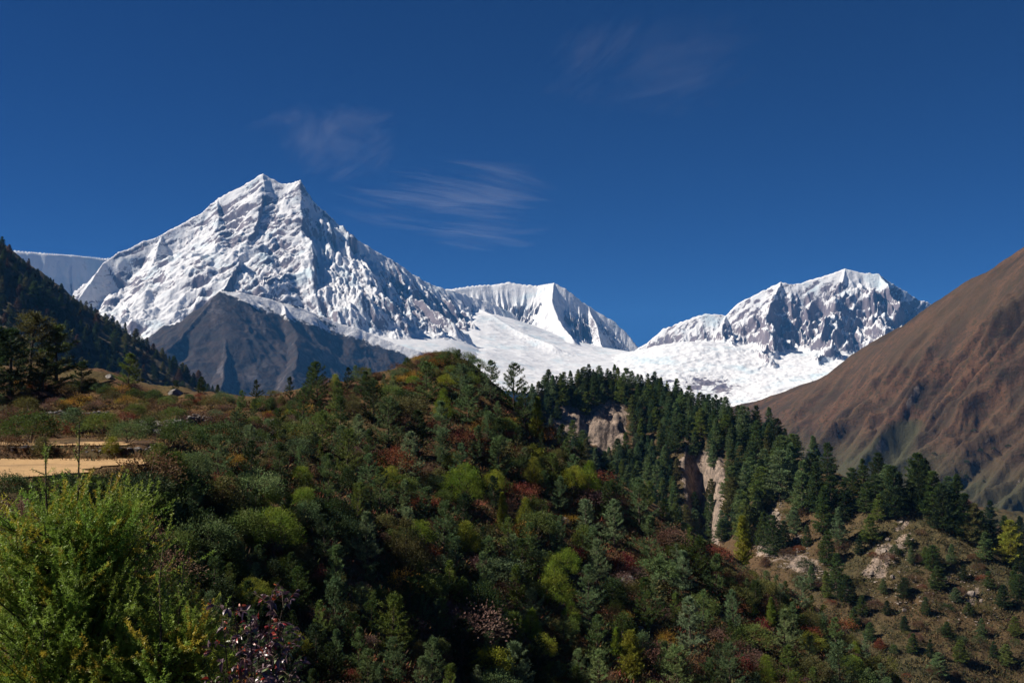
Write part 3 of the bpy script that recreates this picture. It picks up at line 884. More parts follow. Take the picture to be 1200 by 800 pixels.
def make_conifer(seed, h, rad, whorl, per, rise, k, length, width, spread=.55, taper=.85, low=.08, twig=4, gap=.12, bare=.25):
    """trunk and crown meshes: whorls of limbs with needle tufts; rise > 0 turns the limb tips up"""
    r = np.random.RandomState(seed)
    gt, gc = Geo(), Geo()
    lean = r.normal(0, .02, 2) * h
    zs = np.linspace(-.06 * h, h * .97, 9); tr = np.stack([lean[0] * (zs / h) ** 2 + .01 * h * r.normal(size=9) * .3, lean[1] * (zs / h) ** 2, zs], 1)
    gt.add(*tube(tr, np.linspace(.022 * h, .003 * h, 9), 6))
    nw = int(h * (1 - low) / whorl)
    C, D = [], []
    az0 = r.uniform(0, 6.28)
    lop = r.uniform(.75, 1.2, 8)
    for i in range(nw + 1):
        t = low + (1 - low) * (i + r.uniform(-.25, .25)) / nw
        t = min(max(t, low), .985)
        az0 += 2.4
        for j in range(per):
            if r.rand() < gap: continue
            az = az0 + j * 6.283 / per + r.normal(0, .25)
            prof = (1 - t) ** taper * (.35 + .65 * min(1, (t - low) / .12 + .4))
            L = rad * prof * r.uniform(.65, 1.2) * lop[int((az % 6.283) / 6.284 * 8)] + .06 * rad
            n = 6; q = np.linspace(0, 1, n)
            up = (rise * q ** 1.6 + (.55 * t - .12) * q) * L
            droop = -.10 * L * q * (1 - t)
            b = np.stack([np.cos(az) * L * q, np.sin(az) * L * q, up + droop], 1) + np.array([0, 0, t * h])
            if L > .3 * rad: gt.add(*tube(b[:5], np.linspace(.007 * h * (1 - .7 * t), .0015 * h, 5), 4))
            m = max(3, int(L / (length * .62)))
            qq = np.linspace(bare, 1, m)
            pb = np.stack([np.interp(qq, q, b[:, a]) for a in range(3)], 1)
            db = unit(np.gradient(pb, axis=0) + np.array([0, 0, .25]))
            C.append(pb); D.append(db)
            for s in range(twig):
                tq = r.uniform(bare, .95); p0 = np.array([np.interp(tq, q, b[:, a]) for a in range(3)])
                sd = 1 if s % 2 else -1
                w = np.array([np.cos(az + sd * .9), np.sin(az + sd * .9), .25 + .5 * max(rise, 0) + r.normal(0, .15)])
                l2 = L * (.5 - .3 * tq) * r.uniform(.6, 1.3)
                m2 = max(1, int(l2 / (length * .7)))
                qs = np.linspace(.4, 1, m2)[:, None]
                C.append(p0 + qs * l2 * w); D.append(np.repeat(unit(w + np.array([0, 0, .3]))[None], m2, 0))
    C.append(np.array([[lean[0], lean[1], h * f] for f in (.93, .96, .99)])); D.append(np.array([[0, 0, 1.]] * 3))
    tufts(gc, np.concatenate(C), np.concatenate(D), k, length, width, spread, r)
    return gt, gc


def make_bush(seed, h, rad, clusters, per, length, width, shape='round', up=.35, sigma=.16, stems=7):
    """stems and foliage meshes: leaf clusters through an uneven crown"""
    r = np.random.RandomState(seed); gt, gc = Geo(), Geo()
    lob = rdir(9, r); la = r.uniform(-.22, .28, 9)
    d = rdir(clusters * 3, r); d = d[d[:, 2] > -.35][:clusters]
    bump_ = 1 + (la[None, :] * np.clip(d @ lob.T - .55, 0, 1) / .45).sum(1)
    rr = r.uniform(.45, 1.0, len(d)) ** .5 * bump_
    if shape == 'cone':
        zz = (r.uniform(0, 1, len(d)) ** 1.35)
        rad_at = (1 - zz) ** .75 * (.55 + .45 * np.minimum(1, zz / .2))
        ang = r.uniform(0, 6.28, len(d)); q = r.uniform(.45, 1, len(d)) ** .5 * bump_
        c = np.stack([np.cos(ang) * rad * rad_at * q, np.sin(ang) * rad * rad_at * q, zz * h * .95 + .04 * h], 1)
        d = unit(np.stack([np.cos(ang), np.sin(ang), np.full(len(d), .5)], 1))
    elif shape == 'sprawl':
        c = d * rr[:, None] * np.array([rad * 1.2, rad * 1.2, h * .5]) + np.array([0, 0, h * .42])
        c[:, 2] += .25 * h * fbm(c[:, 0] / rad * 2, c[:, 1] / rad * 2, 2, seed)
    else:
        c = d * rr[:, None] * np.array([rad, rad, h * .54]) + np.array([0, 0, h * .50])
    c[:, 2] = np.maximum(c[:, 2], .03 * h)
    C = np.repeat(c, per, 0); D = np.repeat(d, per, 0)
    C = C + r.normal(size=C.shape) * sigma * rad * np.array([1, 1, .75])
    A = unit(D * .8 + np.array([0, 0, up]) + .6 * r.normal(size=C.shape)) * length * r.uniform(.6, 1.3, (len(C), 1))
    W = unit(np.cross(A, r.normal(size=C.shape))) * width * r.uniform(.7, 1.2, (len(C), 1))
    gc.leaves(C, A, W)
    for i in r.choice(len(c), min(stems, len(c)), False):
        e = c[i]; q = np.linspace(0, 1, 5)[:, None]
        pts = q * e * np.array([1, 1, 0]) ** 1 * q + np.array([0, 0, 1]) * (e[2] * q - .12 * h * (1 - q))
        gt.add(*tube(pts, np.linspace(.018 * h, .004 * h, 5), 5))
    return gt, gc


SPECIES = {}


def species(key, trunk_name, crown_name, builds, mat, h):
    out = []
    for gt, gc in builds:
        out.append((gt.mesh(trunk_name, M_BARK, True), gc.mesh(crown_name, mat)))
    SPECIES[key] = (trunk_name, crown_name, out, h)


species('pine_tree', 'trunk', 'crown', [make_conifer(100 + i, 4.6, (1.6, 1.3, 1.85, 1.5, 1.7)[i], .40, 5, .55, 11, .27, .022, .55, (.7, .6, .62, .75, .55)[i], .05, 4, .24) for i in range(5)], M_NEEDLE, 4.6)
species('fir_tree', 'trunk', 'crown', [make_conifer(200 + i, 15, (4.6, 3.9, 5.4, 4.9, 4.2)[i], .8, 6, .18, 9, .8, .085, .6, (.62, .8, .6, .7, .75)[i], .05, 5, .2) for i in range(5)], M_FARNEEDLE, 15)
species('larch_tree', 'trunk', 'crown', [make_conifer(300 + i, 4.2, (1.15, 1.4, 1.0)[i], .20, 7, .5, 9, .17, .016, .75, .62, .03, 5, .08, .15) for i in range(3)], M_NEEDLE, 4.2)
species('round_larch', 'trunk', 'crown', [make_bush(330 + i, 3.4, 1.75, 330, 22, .2, .02, ('round', 'cone', 'round')[i], .6, .10) for i in range(3)], M_NEEDLE, 3.4)
species('evergreen_bush', 'stem', 'foliage', [make_bush(400 + i, 2.2, 1.35, 110, 34, .15, .030, ('round', 'sprawl', 'cone', 'round')[i], .4, .15) for i in range(4)], M_LEAF, 2.2)
species('autumn_shrub', 'stem', 'foliage', [make_bush(500 + i, 1.7, 1.2, 60, 22, .13, .034, ('sprawl', 'round', 'sprawl')[i], .3, .19, 12) for i in range(3)], M_LEAF, 1.7)

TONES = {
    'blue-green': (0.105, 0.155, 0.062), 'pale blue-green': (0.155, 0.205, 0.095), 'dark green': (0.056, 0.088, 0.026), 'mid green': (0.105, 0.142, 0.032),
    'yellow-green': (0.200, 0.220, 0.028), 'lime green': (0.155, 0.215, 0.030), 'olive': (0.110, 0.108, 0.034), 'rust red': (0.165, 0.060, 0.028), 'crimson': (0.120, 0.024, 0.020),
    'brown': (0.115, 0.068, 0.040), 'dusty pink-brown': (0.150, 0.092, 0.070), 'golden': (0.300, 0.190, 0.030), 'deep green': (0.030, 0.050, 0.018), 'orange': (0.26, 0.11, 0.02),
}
CAT = {'pine_tree': 'pine', 'fir_tree': 'conifer', 'larch_tree': 'larch', 'round_larch': 'larch', 'evergreen_bush': 'bush', 'autumn_shrub': 'shrub'}
NOUN = {'pine_tree': 'pine', 'fir_tree': 'conifer', 'larch_tree': 'larch', 'round_larch': 'bushy larch', 'evergreen_bush': 'evergreen bush', 'autumn_shrub': 'shrub'}
PLANTS = []          # [object, species, tone, size word, zone, px]


def plant(sp, x, y, z, height, tone, zone, wide=1.0, parts=True):
    tn, cn, meshes, h0 = SPECIES[sp]
    tm, cm = RND.choice(meshes)
    k = height / h0
    base = 'larch_tree' if sp == 'round_larch' else sp
    c = TONES[tone]; j = [RND.uniform(.82, 1.2) for _ in range(2)]
    col = (c[0] * j[0], c[1] * j[0] * RND.uniform(.94, 1.06), c[2] * j[0] * j[1], 1)
    t = bpy.data.objects.new(base, None); COL.objects.link(t)
    t.empty_display_size = .2
    t.location = (x, y, z); t.rotation_euler = (RND.uniform(-.05, .05), RND.uniform(-.05, .05), RND.uniform(0, 6.28)); t.scale = (k * wide, k * wide, k)
    for nm, me in ((tn, tm), (cn, cm)):
        o = bpy.data.objects.new(nm, me); COL.objects.link(o); o.parent = t; o.color = col
    q = to_pix(x, y, z + height * .5)
    px_h = height / y * FOC
    PLANTS.append((t, sp, tone, px_h, zone, float(q[0]), float(q[1])))
    return t


def inside(poly, px, py):
    n = len(poly); c = False; j = n - 1
    for i in range(n):
        (xi, yi), (xj, yj) = poly[i], poly[j]
        if (yi > py) != (yj > py) and px < (xj - xi) * (py - yi) / (yj - yi) + xi: c = not c
        j = i
    return c


TAKEN = []


def free(px, py, r):
    for a, b, c in TAKEN:
        if (a - px) ** 2 + ((b - py) * 1.25) ** 2 < (r + c) ** 2 * .25: return False
    return True


def put(F, sp, px, py, hpx, tone, zone, wide=1.0, claim=1.0):
    """a plant whose foot stands where the picture shows it, as tall as the picture shows it"""
    g = F.hit(px, py)
    if g is None: return None
    x, y, z = g
    TAKEN.append((px, py, hpx * claim))
    return plant(sp, x, y, z - .05, hpx * y / FOC, tone, zone, wide)


def near_zone(px, py):
    if px < 290 and py < 560: return 'on terraced bank by field'
    sky = interp_line([(280, 462), (350, 455), (450, 430), (520, 416), (575, 444), (620, 486), (700, 552), (830, 632), (950, 712), (1060, 805)], px)
    d = py - sky
    if d < 38: return 'on near hill, grassy crest' if px < 400 else 'on near hill, summit' if px < 580 else 'on near hill, descending edge'
    row = 'upper' if py < 575 else 'middle' if py < 690 else 'lower'
    return 'on near hill, %s %s face' % (row, 'shaded' if px < 400 else 'central' if px < 580 else 'outer')


# --- named plants of the near hill, each where the photograph has it
HERO = [
    ('round_larch', 320, 655, 58, 'lime green', 1.05), ('round_larch', 650, 706, 52, 'lime green', .9), ('larch_tree', 741, 798, 56, 'yellow-green', .9), ('round_larch', 476, 668, 58, 'olive', 1.1),
    ('round_larch', 545, 600, 52, 'lime green', .8), ('larch_tree', 872, 662, 56, 'yellow-green', .9), ('round_larch', 898, 805, 36, 'lime green', .9), ('larch_tree', 590, 622, 44, 'yellow-green', .9),
    ('larch_tree', 628, 512, 46, 'yellow-green', .9), ('autumn_shrub', 640, 520, 24, 'orange', .7), ('round_larch', 690, 575, 34, 'lime green', .9), ('round_larch', 520, 490, 34, 'lime green', .8),
    ('round_larch', 622, 748, 34, 'lime green', .8), ('larch_tree', 956, 700, 28, 'lime green', .8), ('larch_tree', 905, 735, 34, 'lime green', .8), ('round_larch', 455, 572, 24, 'yellow-green', 1),
    ('round_larch', 353, 568, 22, 'lime green', 1), ('round_larch', 615, 618, 34, 'yellow-green', .7), ('larch_tree', 722, 770, 34, 'lime green', 1), ('round_larch', 672, 578, 30, 'yellow-green', .9),
    ('pine_tree', 480, 560, 52, 'pale blue-green', 1.1), ('pine_tree', 540, 570, 48, 'blue-green', 1), ('pine_tree', 700, 690, 54, 'pale blue-green', 1), ('pine_tree', 695, 660, 40, 'blue-green', 1), ('pine_tree', 655, 600, 40, 'blue-green', 1.1),
    ('pine_tree', 690, 745, 40, 'blue-green', 1), ('pine_tree', 625, 740, 48, 'pale blue-green', 1), ('pine_tree', 810, 770, 66, 'pale blue-green', 1), ('pine_tree', 700, 780, 56, 'blue-green', 1), ('pine_tree', 585, 560, 46, 'blue-green', 1.2),
    ('pine_tree', 430, 668, 64, 'pale blue-green', 1.0), ('pine_tree', 382, 664, 58, 'deep green', 1.0), ('pine_tree', 385, 590, 56, 'blue-green', 1), ('pine_tree', 560, 540, 40, 'blue-green', 1), ('pine_tree', 500, 470, 44, 'blue-green', 1.2),
    ('pine_tree', 455, 520, 52, 'blue-green', 1.15), ('pine_tree', 430, 470, 34, 'dark green', 1.1), ('pine_tree', 372, 470, 44, 'dark green', 1), ('pine_tree', 540, 470, 42, 'blue-green', 1.2), ('pine_tree', 575, 470, 46, 'blue-green', 1.1),
    ('pine_tree', 602, 480, 52, 'dark green', 1), ('pine_tree', 615, 500, 44, 'dark green', 1), ('pine_tree', 365, 460, 34, 'deep green', 1.1), ('pine_tree', 340, 466, 24, 'deep green', 1), ('pine_tree', 300, 470, 24, 'deep green', 1), ('pine_tree', 538, 430, 20, 'dark green', 1),
    ('pine_tree', 525, 428, 16, 'dark green', 1.1), ('pine_tree', 750, 620, 56, 'blue-green', 1), ('pine_tree', 720, 640, 52, 'pale blue-green', 1.1), ('pine_tree', 760, 660, 52, 'blue-green', 1), ('pine_tree', 800, 700, 52, 'pale blue-green', 1.1), ('pine_tree', 840, 700, 48, 'blue-green', 1),
    ('pine_tree', 1146, 798, 50, 'dark green', .8), ('pine_tree', 860, 740, 46, 'blue-green', 1), ('pine_tree', 920, 770, 52, 'pale blue-green', 1), ('pine_tree', 980, 770, 44, 'blue-green', 1), ('pine_tree', 540, 790, 60, 'deep green', 1), ('pine_tree', 505, 798, 48, 'blue-green', 1), ('pine_tree', 462, 800, 50, 'blue-green', 1),
    ('evergreen_bush', 205, 560, 30, 'mid green', 1.2), ('evergreen_bush', 185, 546, 26, 'mid green', 1.3), ('evergreen_bush', 36, 520, 34, 'dark green', 1.5), ('evergreen_bush', 85, 505, 26, 'blue-green', 1.5), ('evergreen_bush', 120, 508, 24, 'mid green', 1.3), ('evergreen_bush', 212, 522, 30, 'dark green', 1.2), ('evergreen_bush', 252, 530, 34, 'dark green', 1.2),
    ('evergreen_bush', 260, 600, 40, 'olive', 1.2), ('evergreen_bush', 240, 660, 46, 'blue-green', 1.2), ('evergreen_bush', 285, 640, 40, 'mid green', 1.2), ('evergreen_bush', 300, 585, 34, 'pale blue-green', 1.1), ('evergreen_bush', 150, 520, 24, 'blue-green', 1.4), ('evergreen_bush', 130, 530, 18, 'yellow-green', 1.2), ('evergreen_bush', 50, 532, 20, 'olive', 1.3),
    ('autumn_shrub', 550, 755, 48, 'dusty pink-brown', 1.1), ('autumn_shrub', 730, 672, 22, 'crimson', 1), ('autumn_shrub', 672, 660, 20, 'crimson', 1), ('autumn_shrub', 460, 560, 30, 'rust red', 1.2), ('autumn_shrub', 545, 525, 26, 'rust red', 1), ('autumn_shrub', 605, 590, 28, 'rust red', 1), ('autumn_shrub', 865, 790, 22, 'crimson', 1),
    ('autumn_shrub', 175, 575, 40, 'brown', 1.3), ('autumn_shrub', 272, 492, 12, 'golden', 1.2), ('autumn_shrub', 275, 548, 18, 'golden', 1.1), ('autumn_shrub', 68, 460, 14, 'brown', 1), ('autumn_shrub', 425, 438, 14, 'rust red', .9), ('autumn_shrub', 310, 640, 30, 'dusty pink-brown', 1.1), ('autumn_shrub', 470, 700, 28, 'golden', 1),
    ('autumn_shrub', 890, 745, 18, 'crimson', 1.1), ('autumn_shrub', 950, 748, 16, 'rust red', 1.1), ('autumn_shrub', 985, 742, 20, 'rust red', 1.2), ('autumn_shrub', 835, 660, 24, 'rust red', 1.1), ('autumn_shrub', 700, 570, 20, 'rust red', 1.2),
]
for sp, px, py, hp, tone, wd in HERO:
    put(F_NEAR, sp, px, py, hp, tone, near_zone(px, py), wd, .8)

NEAR_POLY = [(285, 470), (350, 462), (450, 436), (520, 422), (580, 452), (625, 492), (700, 556), (830, 636), (950, 714), (1055, 800), (1040, 830), (180, 830), (200, 640), (165, 580), (270, 540)]
BARE = [(318, 500, 26, 15), (665, 612, 38, 16), (740, 690, 26, 36), (470, 436, 50, 10), (330, 470, 40, 12), (700, 600, 26, 10), (640, 480, 0, 0)]
quota = {'pine_tree': 215, 'evergreen_bush': 152, 'autumn_shrub': 150, 'round_larch': 24}
mixes = {
    'pine_tree': (['blue-green'] * 5 + ['pale blue-green'] * 3 + ['dark green'] * 2 + ['mid green'] * 2 + ['deep green'], (24, 50)),
    'evergreen_bush': (['dark green'] * 2 + ['mid green'] * 4 + ['blue-green'] * 2 + ['olive'] * 2 + ['yellow-green', 'deep green'], (14, 34)),
    'autumn_shrub': (['brown'] * 5 + ['dusty pink-brown'] * 4 + ['rust red'] * 2 + ['golden'] + ['olive'] * 3, (10, 26)),
    'round_larch': (['lime green', 'yellow-green', 'olive'], (18, 32)),
}
for sp in ('pine_tree', 'round_larch', 'evergreen_bush', 'autumn_shrub'):
    n, tries = 0, 0
    while n < quota[sp] and tries < 6000:
        tries += 1
        px, py = RND.uniform(170, 1060), RND.uniform(420, 830)
        if not inside(NEAR_POLY, px, py): continue
        if any(rx and ((px - cx) / rx) ** 2 + ((py - cy) / ry) ** 2 < 1 for cx, cy, rx, ry in BARE) and sp != 'autumn_shrub': continue
        sky = interp_line([(280, 462), (450, 430), (520, 416), (575, 444), (620, 486), (700, 552), (830, 632), (1060, 805)], px)
        tones, (a, b) = mixes[sp]
        hp = 1.14 * RND.uniform(a, b) * (.72 + .5 * min(1, max(0, (py - 440) / 330)))
        if py - sky < 40: hp *= .55
        if not free(px, py, hp * .55): continue
        tone = RND.choice(tones)
        if px < 420 and py > 560 and RND.random() < .25 and sp in ('pine_tree', 'evergreen_bush'): tone = 'deep green'
        if put(F_NEAR, sp, px, py, hp, tone, near_zone(px, py), RND.uniform(.85, 1.25), .55): n += 1

for px, py, hp, sp, tone in ((500, 421, 10, 'autumn_shrub', 'rust red'), (512, 419, 8, 'evergreen_bush', 'olive'), (528, 421, 13, 'evergreen_bush', 'dark green'), (545, 427, 14, 'evergreen_bush', 'mid green'), (490, 424, 9, 'autumn_shrub', 'golden'), (478, 429, 10, 'evergreen_bush', 'dark green'), (536, 432, 13, 'autumn_shrub', 'olive'), (508, 430, 12, 'autumn_shrub', 'orange'), (557, 436, 15, 'evergreen_bush', 'blue-green'), (466, 434, 10, 'autumn_shrub', 'brown')):
    put(F_NEAR, sp, px, py, hp, tone, near_zone(px, py), 1.3, .6)
n = tries = 0
while n < 60 and tries < 4000:
    tries += 1
    px = RND.uniform(290, 640)
    py = interp_line([(280, 463), (350, 457), (450, 432), (520, 417), (575, 446), (640, 502)], px) + RND.uniform(2, 46)
    hp = RND.uniform(5, 13)
    if not free(px, py, hp * .6): continue
    sp = RND.choice(['autumn_shrub', 'evergreen_bush'])
    tone = RND.choice(['brown', 'olive', 'rust red', 'golden', 'olive'] if sp == 'autumn_shrub' else ['mid green', 'olive', 'dark green', 'blue-green'])
    if put(F_NEAR, sp, px, py, hp, tone, near_zone(px, py), RND.uniform(1, 1.5), .6): n += 1
for px, py, hp, tone, wd in ((165, 600, 44, 'deep green', 1.2), (195, 625, 46, 'dark green', 1.2), (140, 590, 34, 'deep green', 1.3), (215, 590, 36, 'dark green', 1.2), (110, 588, 30, 'dark green', 1.4), (75, 585, 30, 'deep green', 1.4), (40, 590, 30, 'dark green', 1.4), (8, 585, 30, 'dark green', 1.4), (225, 640, 40, 'deep green', 1.2), (250, 700, 46, 'dark green', 1.2), (235, 760, 50, 'deep green', 1.2), (270, 680, 40, 'dark green', 1.1), (10, 620, 40, 'deep green', 1.3), (60, 620, 40, 'dark green', 1.3), (110, 630, 40, 'deep green', 1.3), (160, 650, 46, 'deep green', 1.2), (195, 690, 50, 'dark green', 1.2)):
    sp = RND.choice(['evergreen_bush', 'autumn_shrub', 'evergreen_bush', 'pine_tree'])
    if sp == 'autumn_shrub': tone = RND.choice(['brown', 'rust red', 'olive', 'dusty pink-brown'])
    put(F_NEAR, sp, px, py, hp * (.8 if sp == 'autumn_shrub' else 1), tone, 'on bank below straw field', wd, .6)

# --- the bank of terraces left of the hill
BANK = [(0, 458), (60, 448), (120, 455), (200, 462), (285, 470), (290, 500), (270, 545), (190, 535), (185, 515), (60, 512), (0, 530)]
n, tries = 0, 0
while n < 90 and tries < 6000:
    tries += 1
    px, py = RND.uniform(0, 290), RND.uniform(445, 545)
    if not inside(BANK, px, py) or (60 < px < 135 and 480 < py < 492): continue
    hp = RND.uniform(7, 17) * (.7 + .6 * (py - 450) / 80)
    if not free(px, py, hp * .6): continue
    sp = RND.choice(['autumn_shrub', 'autumn_shrub', 'evergreen_bush'])
    tone = RND.choice(['brown', 'dusty pink-brown', 'olive', 'olive', 'rust red', 'golden'] if sp == 'autumn_shrub' else ['mid green', 'blue-green', 'dark green', 'olive'])
    if put(F_NEAR, sp, px, py, hp, tone, near_zone(px, py), RND.uniform(1, 1.5), .6): n += 1
# round dark conifers at the foot of the shaded slope
for px, py, hp, tone, wd in ((12, 462, 84, 'deep green', 1.7), (34, 452, 92, 'olive', 1.5), (66, 450, 76, 'mid green', 1.5), (150, 456, 46, 'mid green', 1.4), (95, 460, 40, 'deep green', 1.5), (-12, 470, 96, 'deep green', 1.6), (50, 462, 46, 'deep green', 1.6), (235, 461, 22, 'deep green', 1.3), (205, 460, 16, 'deep green', 1.2), (255, 463, 14, 'deep green', 1.2)):
    put(F_NEAR, 'pine_tree', px, py, hp * .88, tone, 'at foot of shaded slope', wd * .98, .3)

# --- the forested ridge and the spur
FOREST = [(600, 486), (640, 456), (690, 444), (740, 449), (790, 463), (850, 487), (900, 505), (935, 532), (930, 560), (880, 575), (870, 640), (800, 625), (700, 560), (640, 505)]
CLIFFS = [(710, 508, 30, 32), (668, 498, 15, 22), (806, 568, 13, 40), (845, 574, 9, 42), (824, 585, 8, 60)]


def ridge_zone(px, py):
    crest = interp_line([(600, 486), (640, 456), (690, 444), (740, 449), (790, 463), (850, 487), (900, 505), (985, 556), (1060, 585), (1100, 607), (1200, 651)], px)
    if px < 905:
        if py - crest < 16: return 'on forest ridge skyline' if px < 760 else 'on forest ridge shoulder'
        if px < 660: return 'at near end of forest ridge'
        if px < 775: return 'around broad tan cliff' if py < 540 else 'below broad tan cliff'
        return 'around narrow dark ravine' if px < 850 else 'on forest slope beyond ravine'
    if py - crest < 22: return 'on stony spur crest'
    return 'on upper stony spur' if py < 650 else 'on lower stony spur'


SPUR = [  # foot x, foot y, height, tone
    (948, 585, 52, 'deep green'), (958, 600, 56, 'dark green'), (940, 600, 58, 'blue-green'), (965, 625, 54, 'dark green'), (975, 612, 52, 'deep green'), (985, 640, 44, 'blue-green'), (990, 610, 44, 'deep green'), (1000, 590, 40, 'dark green'), (1012, 575, 36, 'dark green'), (1030, 570, 38, 'deep green'), (1045, 600, 52, 'dark green'), (1050, 606, 58, 'deep green'), (1020, 636, 30, 'mid green'), (1026, 585, 28, 'dark green'),
    (1072, 588, 44, 'dark green'), (1085, 600, 60, 'deep green'), (1095, 610, 56, 'dark green'), (1078, 596, 62, 'dark green'), (1105, 620, 50, 'deep green'), (1118, 626, 46, 'dark green'), (1130, 632, 52, 'deep green'), (1122, 612, 54, 'dark green'), (1150, 640, 40, 'dark green'), (1165, 645, 34, 'deep green'), (1142, 640, 48, 'olive'), (1185, 662, 50, 'yellow-green'), (1178, 650, 44, 'dark green'), (1195, 640, 34, 'deep green'), (1100, 690, 26, 'dark green'), (1094, 668, 28, 'dark green'), (1176, 712, 26, 'deep green'),
    (906, 650, 44, 'dark green'), (918, 646, 34, 'deep green'), (895, 640, 38, 'dark green'), (968, 660, 36, 'dark green'), (980, 690, 40, 'dark green'), (992, 706, 30, 'deep green'), (1060, 700, 22, 'deep green'), (1135, 720, 14, 'dark green'), (1065, 640, 14, 'dark green'), (1085, 655, 14, 'mid green'), (1000, 560, 30, 'blue-green'), (985, 555, 34, 'dark green'), (970, 562, 42, 'dark green'), (955, 552, 40, 'blue-green'), (1055, 590, 34, 'deep green'), (1160, 628, 40, 'deep green'), (1110, 600, 40, 'dark green'),
    (1196, 700, 26, 'dark green'), (1040, 720, 16, 'deep green'), (1110, 745, 16, 'dark green'), (1165, 770, 18, 'deep green'), (1020, 750, 20, 'dark green'), (1070, 765, 22, 'dark green'), (1100, 790, 24, 'blue-green'), (1010, 720, 22, 'dark green'),
]
TAKEN = []
for px, py, hp, tone in SPUR:
    put(F_RIDGE, 'fir_tree', px, py, hp, tone, ridge_zone(px, py), .95 if hp > 30 else 1.4, .4)
def forest_fill(poly, total, size, tones, gap, cap=9000):
    n = tries = 0
    xs = [q[0] for q in poly]; ys = [q[1] for q in poly]
    while n < total and tries < cap:
        tries += 1
        px, py = RND.uniform(min(xs), max(xs)), RND.uniform(min(ys), max(ys))
        if not inside(poly, px, py) or any(((px - cx) / rx) ** 2 + ((py - cy) / ry) ** 2 < 1 for cx, cy, rx, ry in CLIFFS): continue
        hp = RND.uniform(*size) * (1 + .5 * max(0, (px - 780) / 160))
        if not free(px, py, hp * gap): continue
        if put(F_RIDGE, 'fir_tree', px, py, hp, RND.choice(tones), ridge_zone(px, py), RND.uniform(.85, 1.2), gap): n += 1
FT = ['dark green'] * 4 + ['deep green'] + ['blue-green'] * 5 + ['mid green'] * 2 + ['olive']
forest_fill([(604, 484), (640, 456), (690, 444), (740, 449), (790, 463), (850, 487), (900, 505), (935, 532), (935, 540), (900, 515), (850, 497), (790, 473), (740, 457), (690, 452), (640, 464), (610, 490)], 82, (14, 24), FT, .34)
forest_fill(FOREST, 118, (18, 31), FT, .42)
forest_fill([(850, 560), (935, 545), (925, 590), (900, 600), (880, 650), (860, 640)], 16, (30, 42), FT, .42)

for px, py, hp in ((930, 625, 30), (890, 610, 34), (945, 640, 24), (1008, 650, 22), (1030, 610, 30), (1068, 660, 20), (1115, 660, 22), (1130, 680, 18), (1160, 690, 20), (1188, 690, 26), (970, 700, 30), (950, 690, 26), (1000, 735, 22), (1035, 695, 16), (1085, 720, 20), (1120, 705, 16), (1150, 745, 20), (1190, 745, 22), (1125, 775, 24), (1060, 740, 18), (1180, 780, 24), (1090, 770, 20), (1015, 600, 34), (1040, 580, 34), (1155, 655, 30), (1195, 670, 30)):
    put(F_RIDGE, 'fir_tree', px, py, hp, RND.choice(['dark green', 'deep green', 'blue-green', 'mid green']), ridge_zone(px, py), RND.uniform(.9, 1.35), .4)
# the rest of the forest, filling in between the trees above
gt_, lite = make_conifer(260, 15, 4.6, 1.1, 5, .16, 5, 1.1, .16, .65, .7, .05, 3, .15)
LV, LF = np.concatenate(lite.V), np.concatenate(lite.F)
fv, ff, fm_, off, n = [], [], [], 0, 0
TK2, TAKEN = TAKEN, []
while n < 190:
    px, py = RND.uniform(600, 940), RND.uniform(445, 655)
    if not inside(FOREST, px, py) or any(((px - cx) / rx) ** 2 + ((py - cy) / ry) ** 2 < 1.25 for cx, cy, rx, ry in CLIFFS): continue
    g = F_RIDGE.hit(px, py); n += 1
    if g is None: continue
    k = RND.uniform(12, 24) * g[1] / FOC / 15; a = RND.uniform(0, 6.28); w = RND.uniform(.9, 1.3)
    V = LV * np.array([k * w, k * w, k])
    fv.append(np.stack([V[:, 0] * math.cos(a) - V[:, 1] * math.sin(a), V[:, 0] * math.sin(a) + V[:, 1] * math.cos(a), V[:, 2]], 1) + np.array([g[0], g[1], g[2] - .3]))
    ff.append(LF + off); off += len(LV)
fo = link('forest', mesh_np('forest', np.concatenate(fv), [np.concatenate(ff)], [M_FARNEEDLE]))
fo.color = (.050, .088, .042, 1)
tag(fo, 'young conifers packed between the trees of the forested ridge', kind='stuff')
TAKEN = TK2

# --- dark trees over the shaded slope
TAKEN = []
SHADE = [(-20, 275), (0, 290), (50, 329), (100, 364), (150, 394), (200, 426), (240, 454), (262, 468), (200, 470), (120, 462), (-20, 462)]
def shade_fill(poly, total, size, gap):
    n = tries = 0
    xs = [q[0] for q in poly]; ys = [q[1] for q in poly]
    while n < total and tries < 8000:
        tries += 1
        px, py = RND.uniform(min(xs), max(xs)), RND.uniform(min(ys), max(ys))
        if not inside(poly, px, py): continue
        hp = RND.uniform(*size)
        if not free(px, py, hp * gap): continue
        g = F_SHADE.hit(px, py)
        if g is None: continue
        TAKEN.append((px, py, hp * gap))
        sky = interp_line([(0, 290), (50, 329), (100, 364), (150, 394), (200, 426), (262, 468)], px)
        zone = 'on shaded slope skyline' if py - sky < 8 else 'high on shaded wooded slope' if py - sky < 50 else 'low on shaded wooded slope'
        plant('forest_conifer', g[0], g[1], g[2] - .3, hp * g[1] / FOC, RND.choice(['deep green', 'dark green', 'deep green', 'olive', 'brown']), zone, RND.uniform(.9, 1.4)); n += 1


tn, cn, ms, h0 = SPECIES['fir_tree']
SPECIES['forest_conifer'] = (tn, cn, ms, h0); CAT['forest_conifer'] = 'conifer'; NOUN['forest_conifer'] = 'conifer'
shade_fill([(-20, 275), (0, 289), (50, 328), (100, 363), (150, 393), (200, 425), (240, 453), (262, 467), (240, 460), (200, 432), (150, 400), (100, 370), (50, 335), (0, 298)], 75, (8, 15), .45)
shade_fill(SHADE, 215, (9, 21), .6)

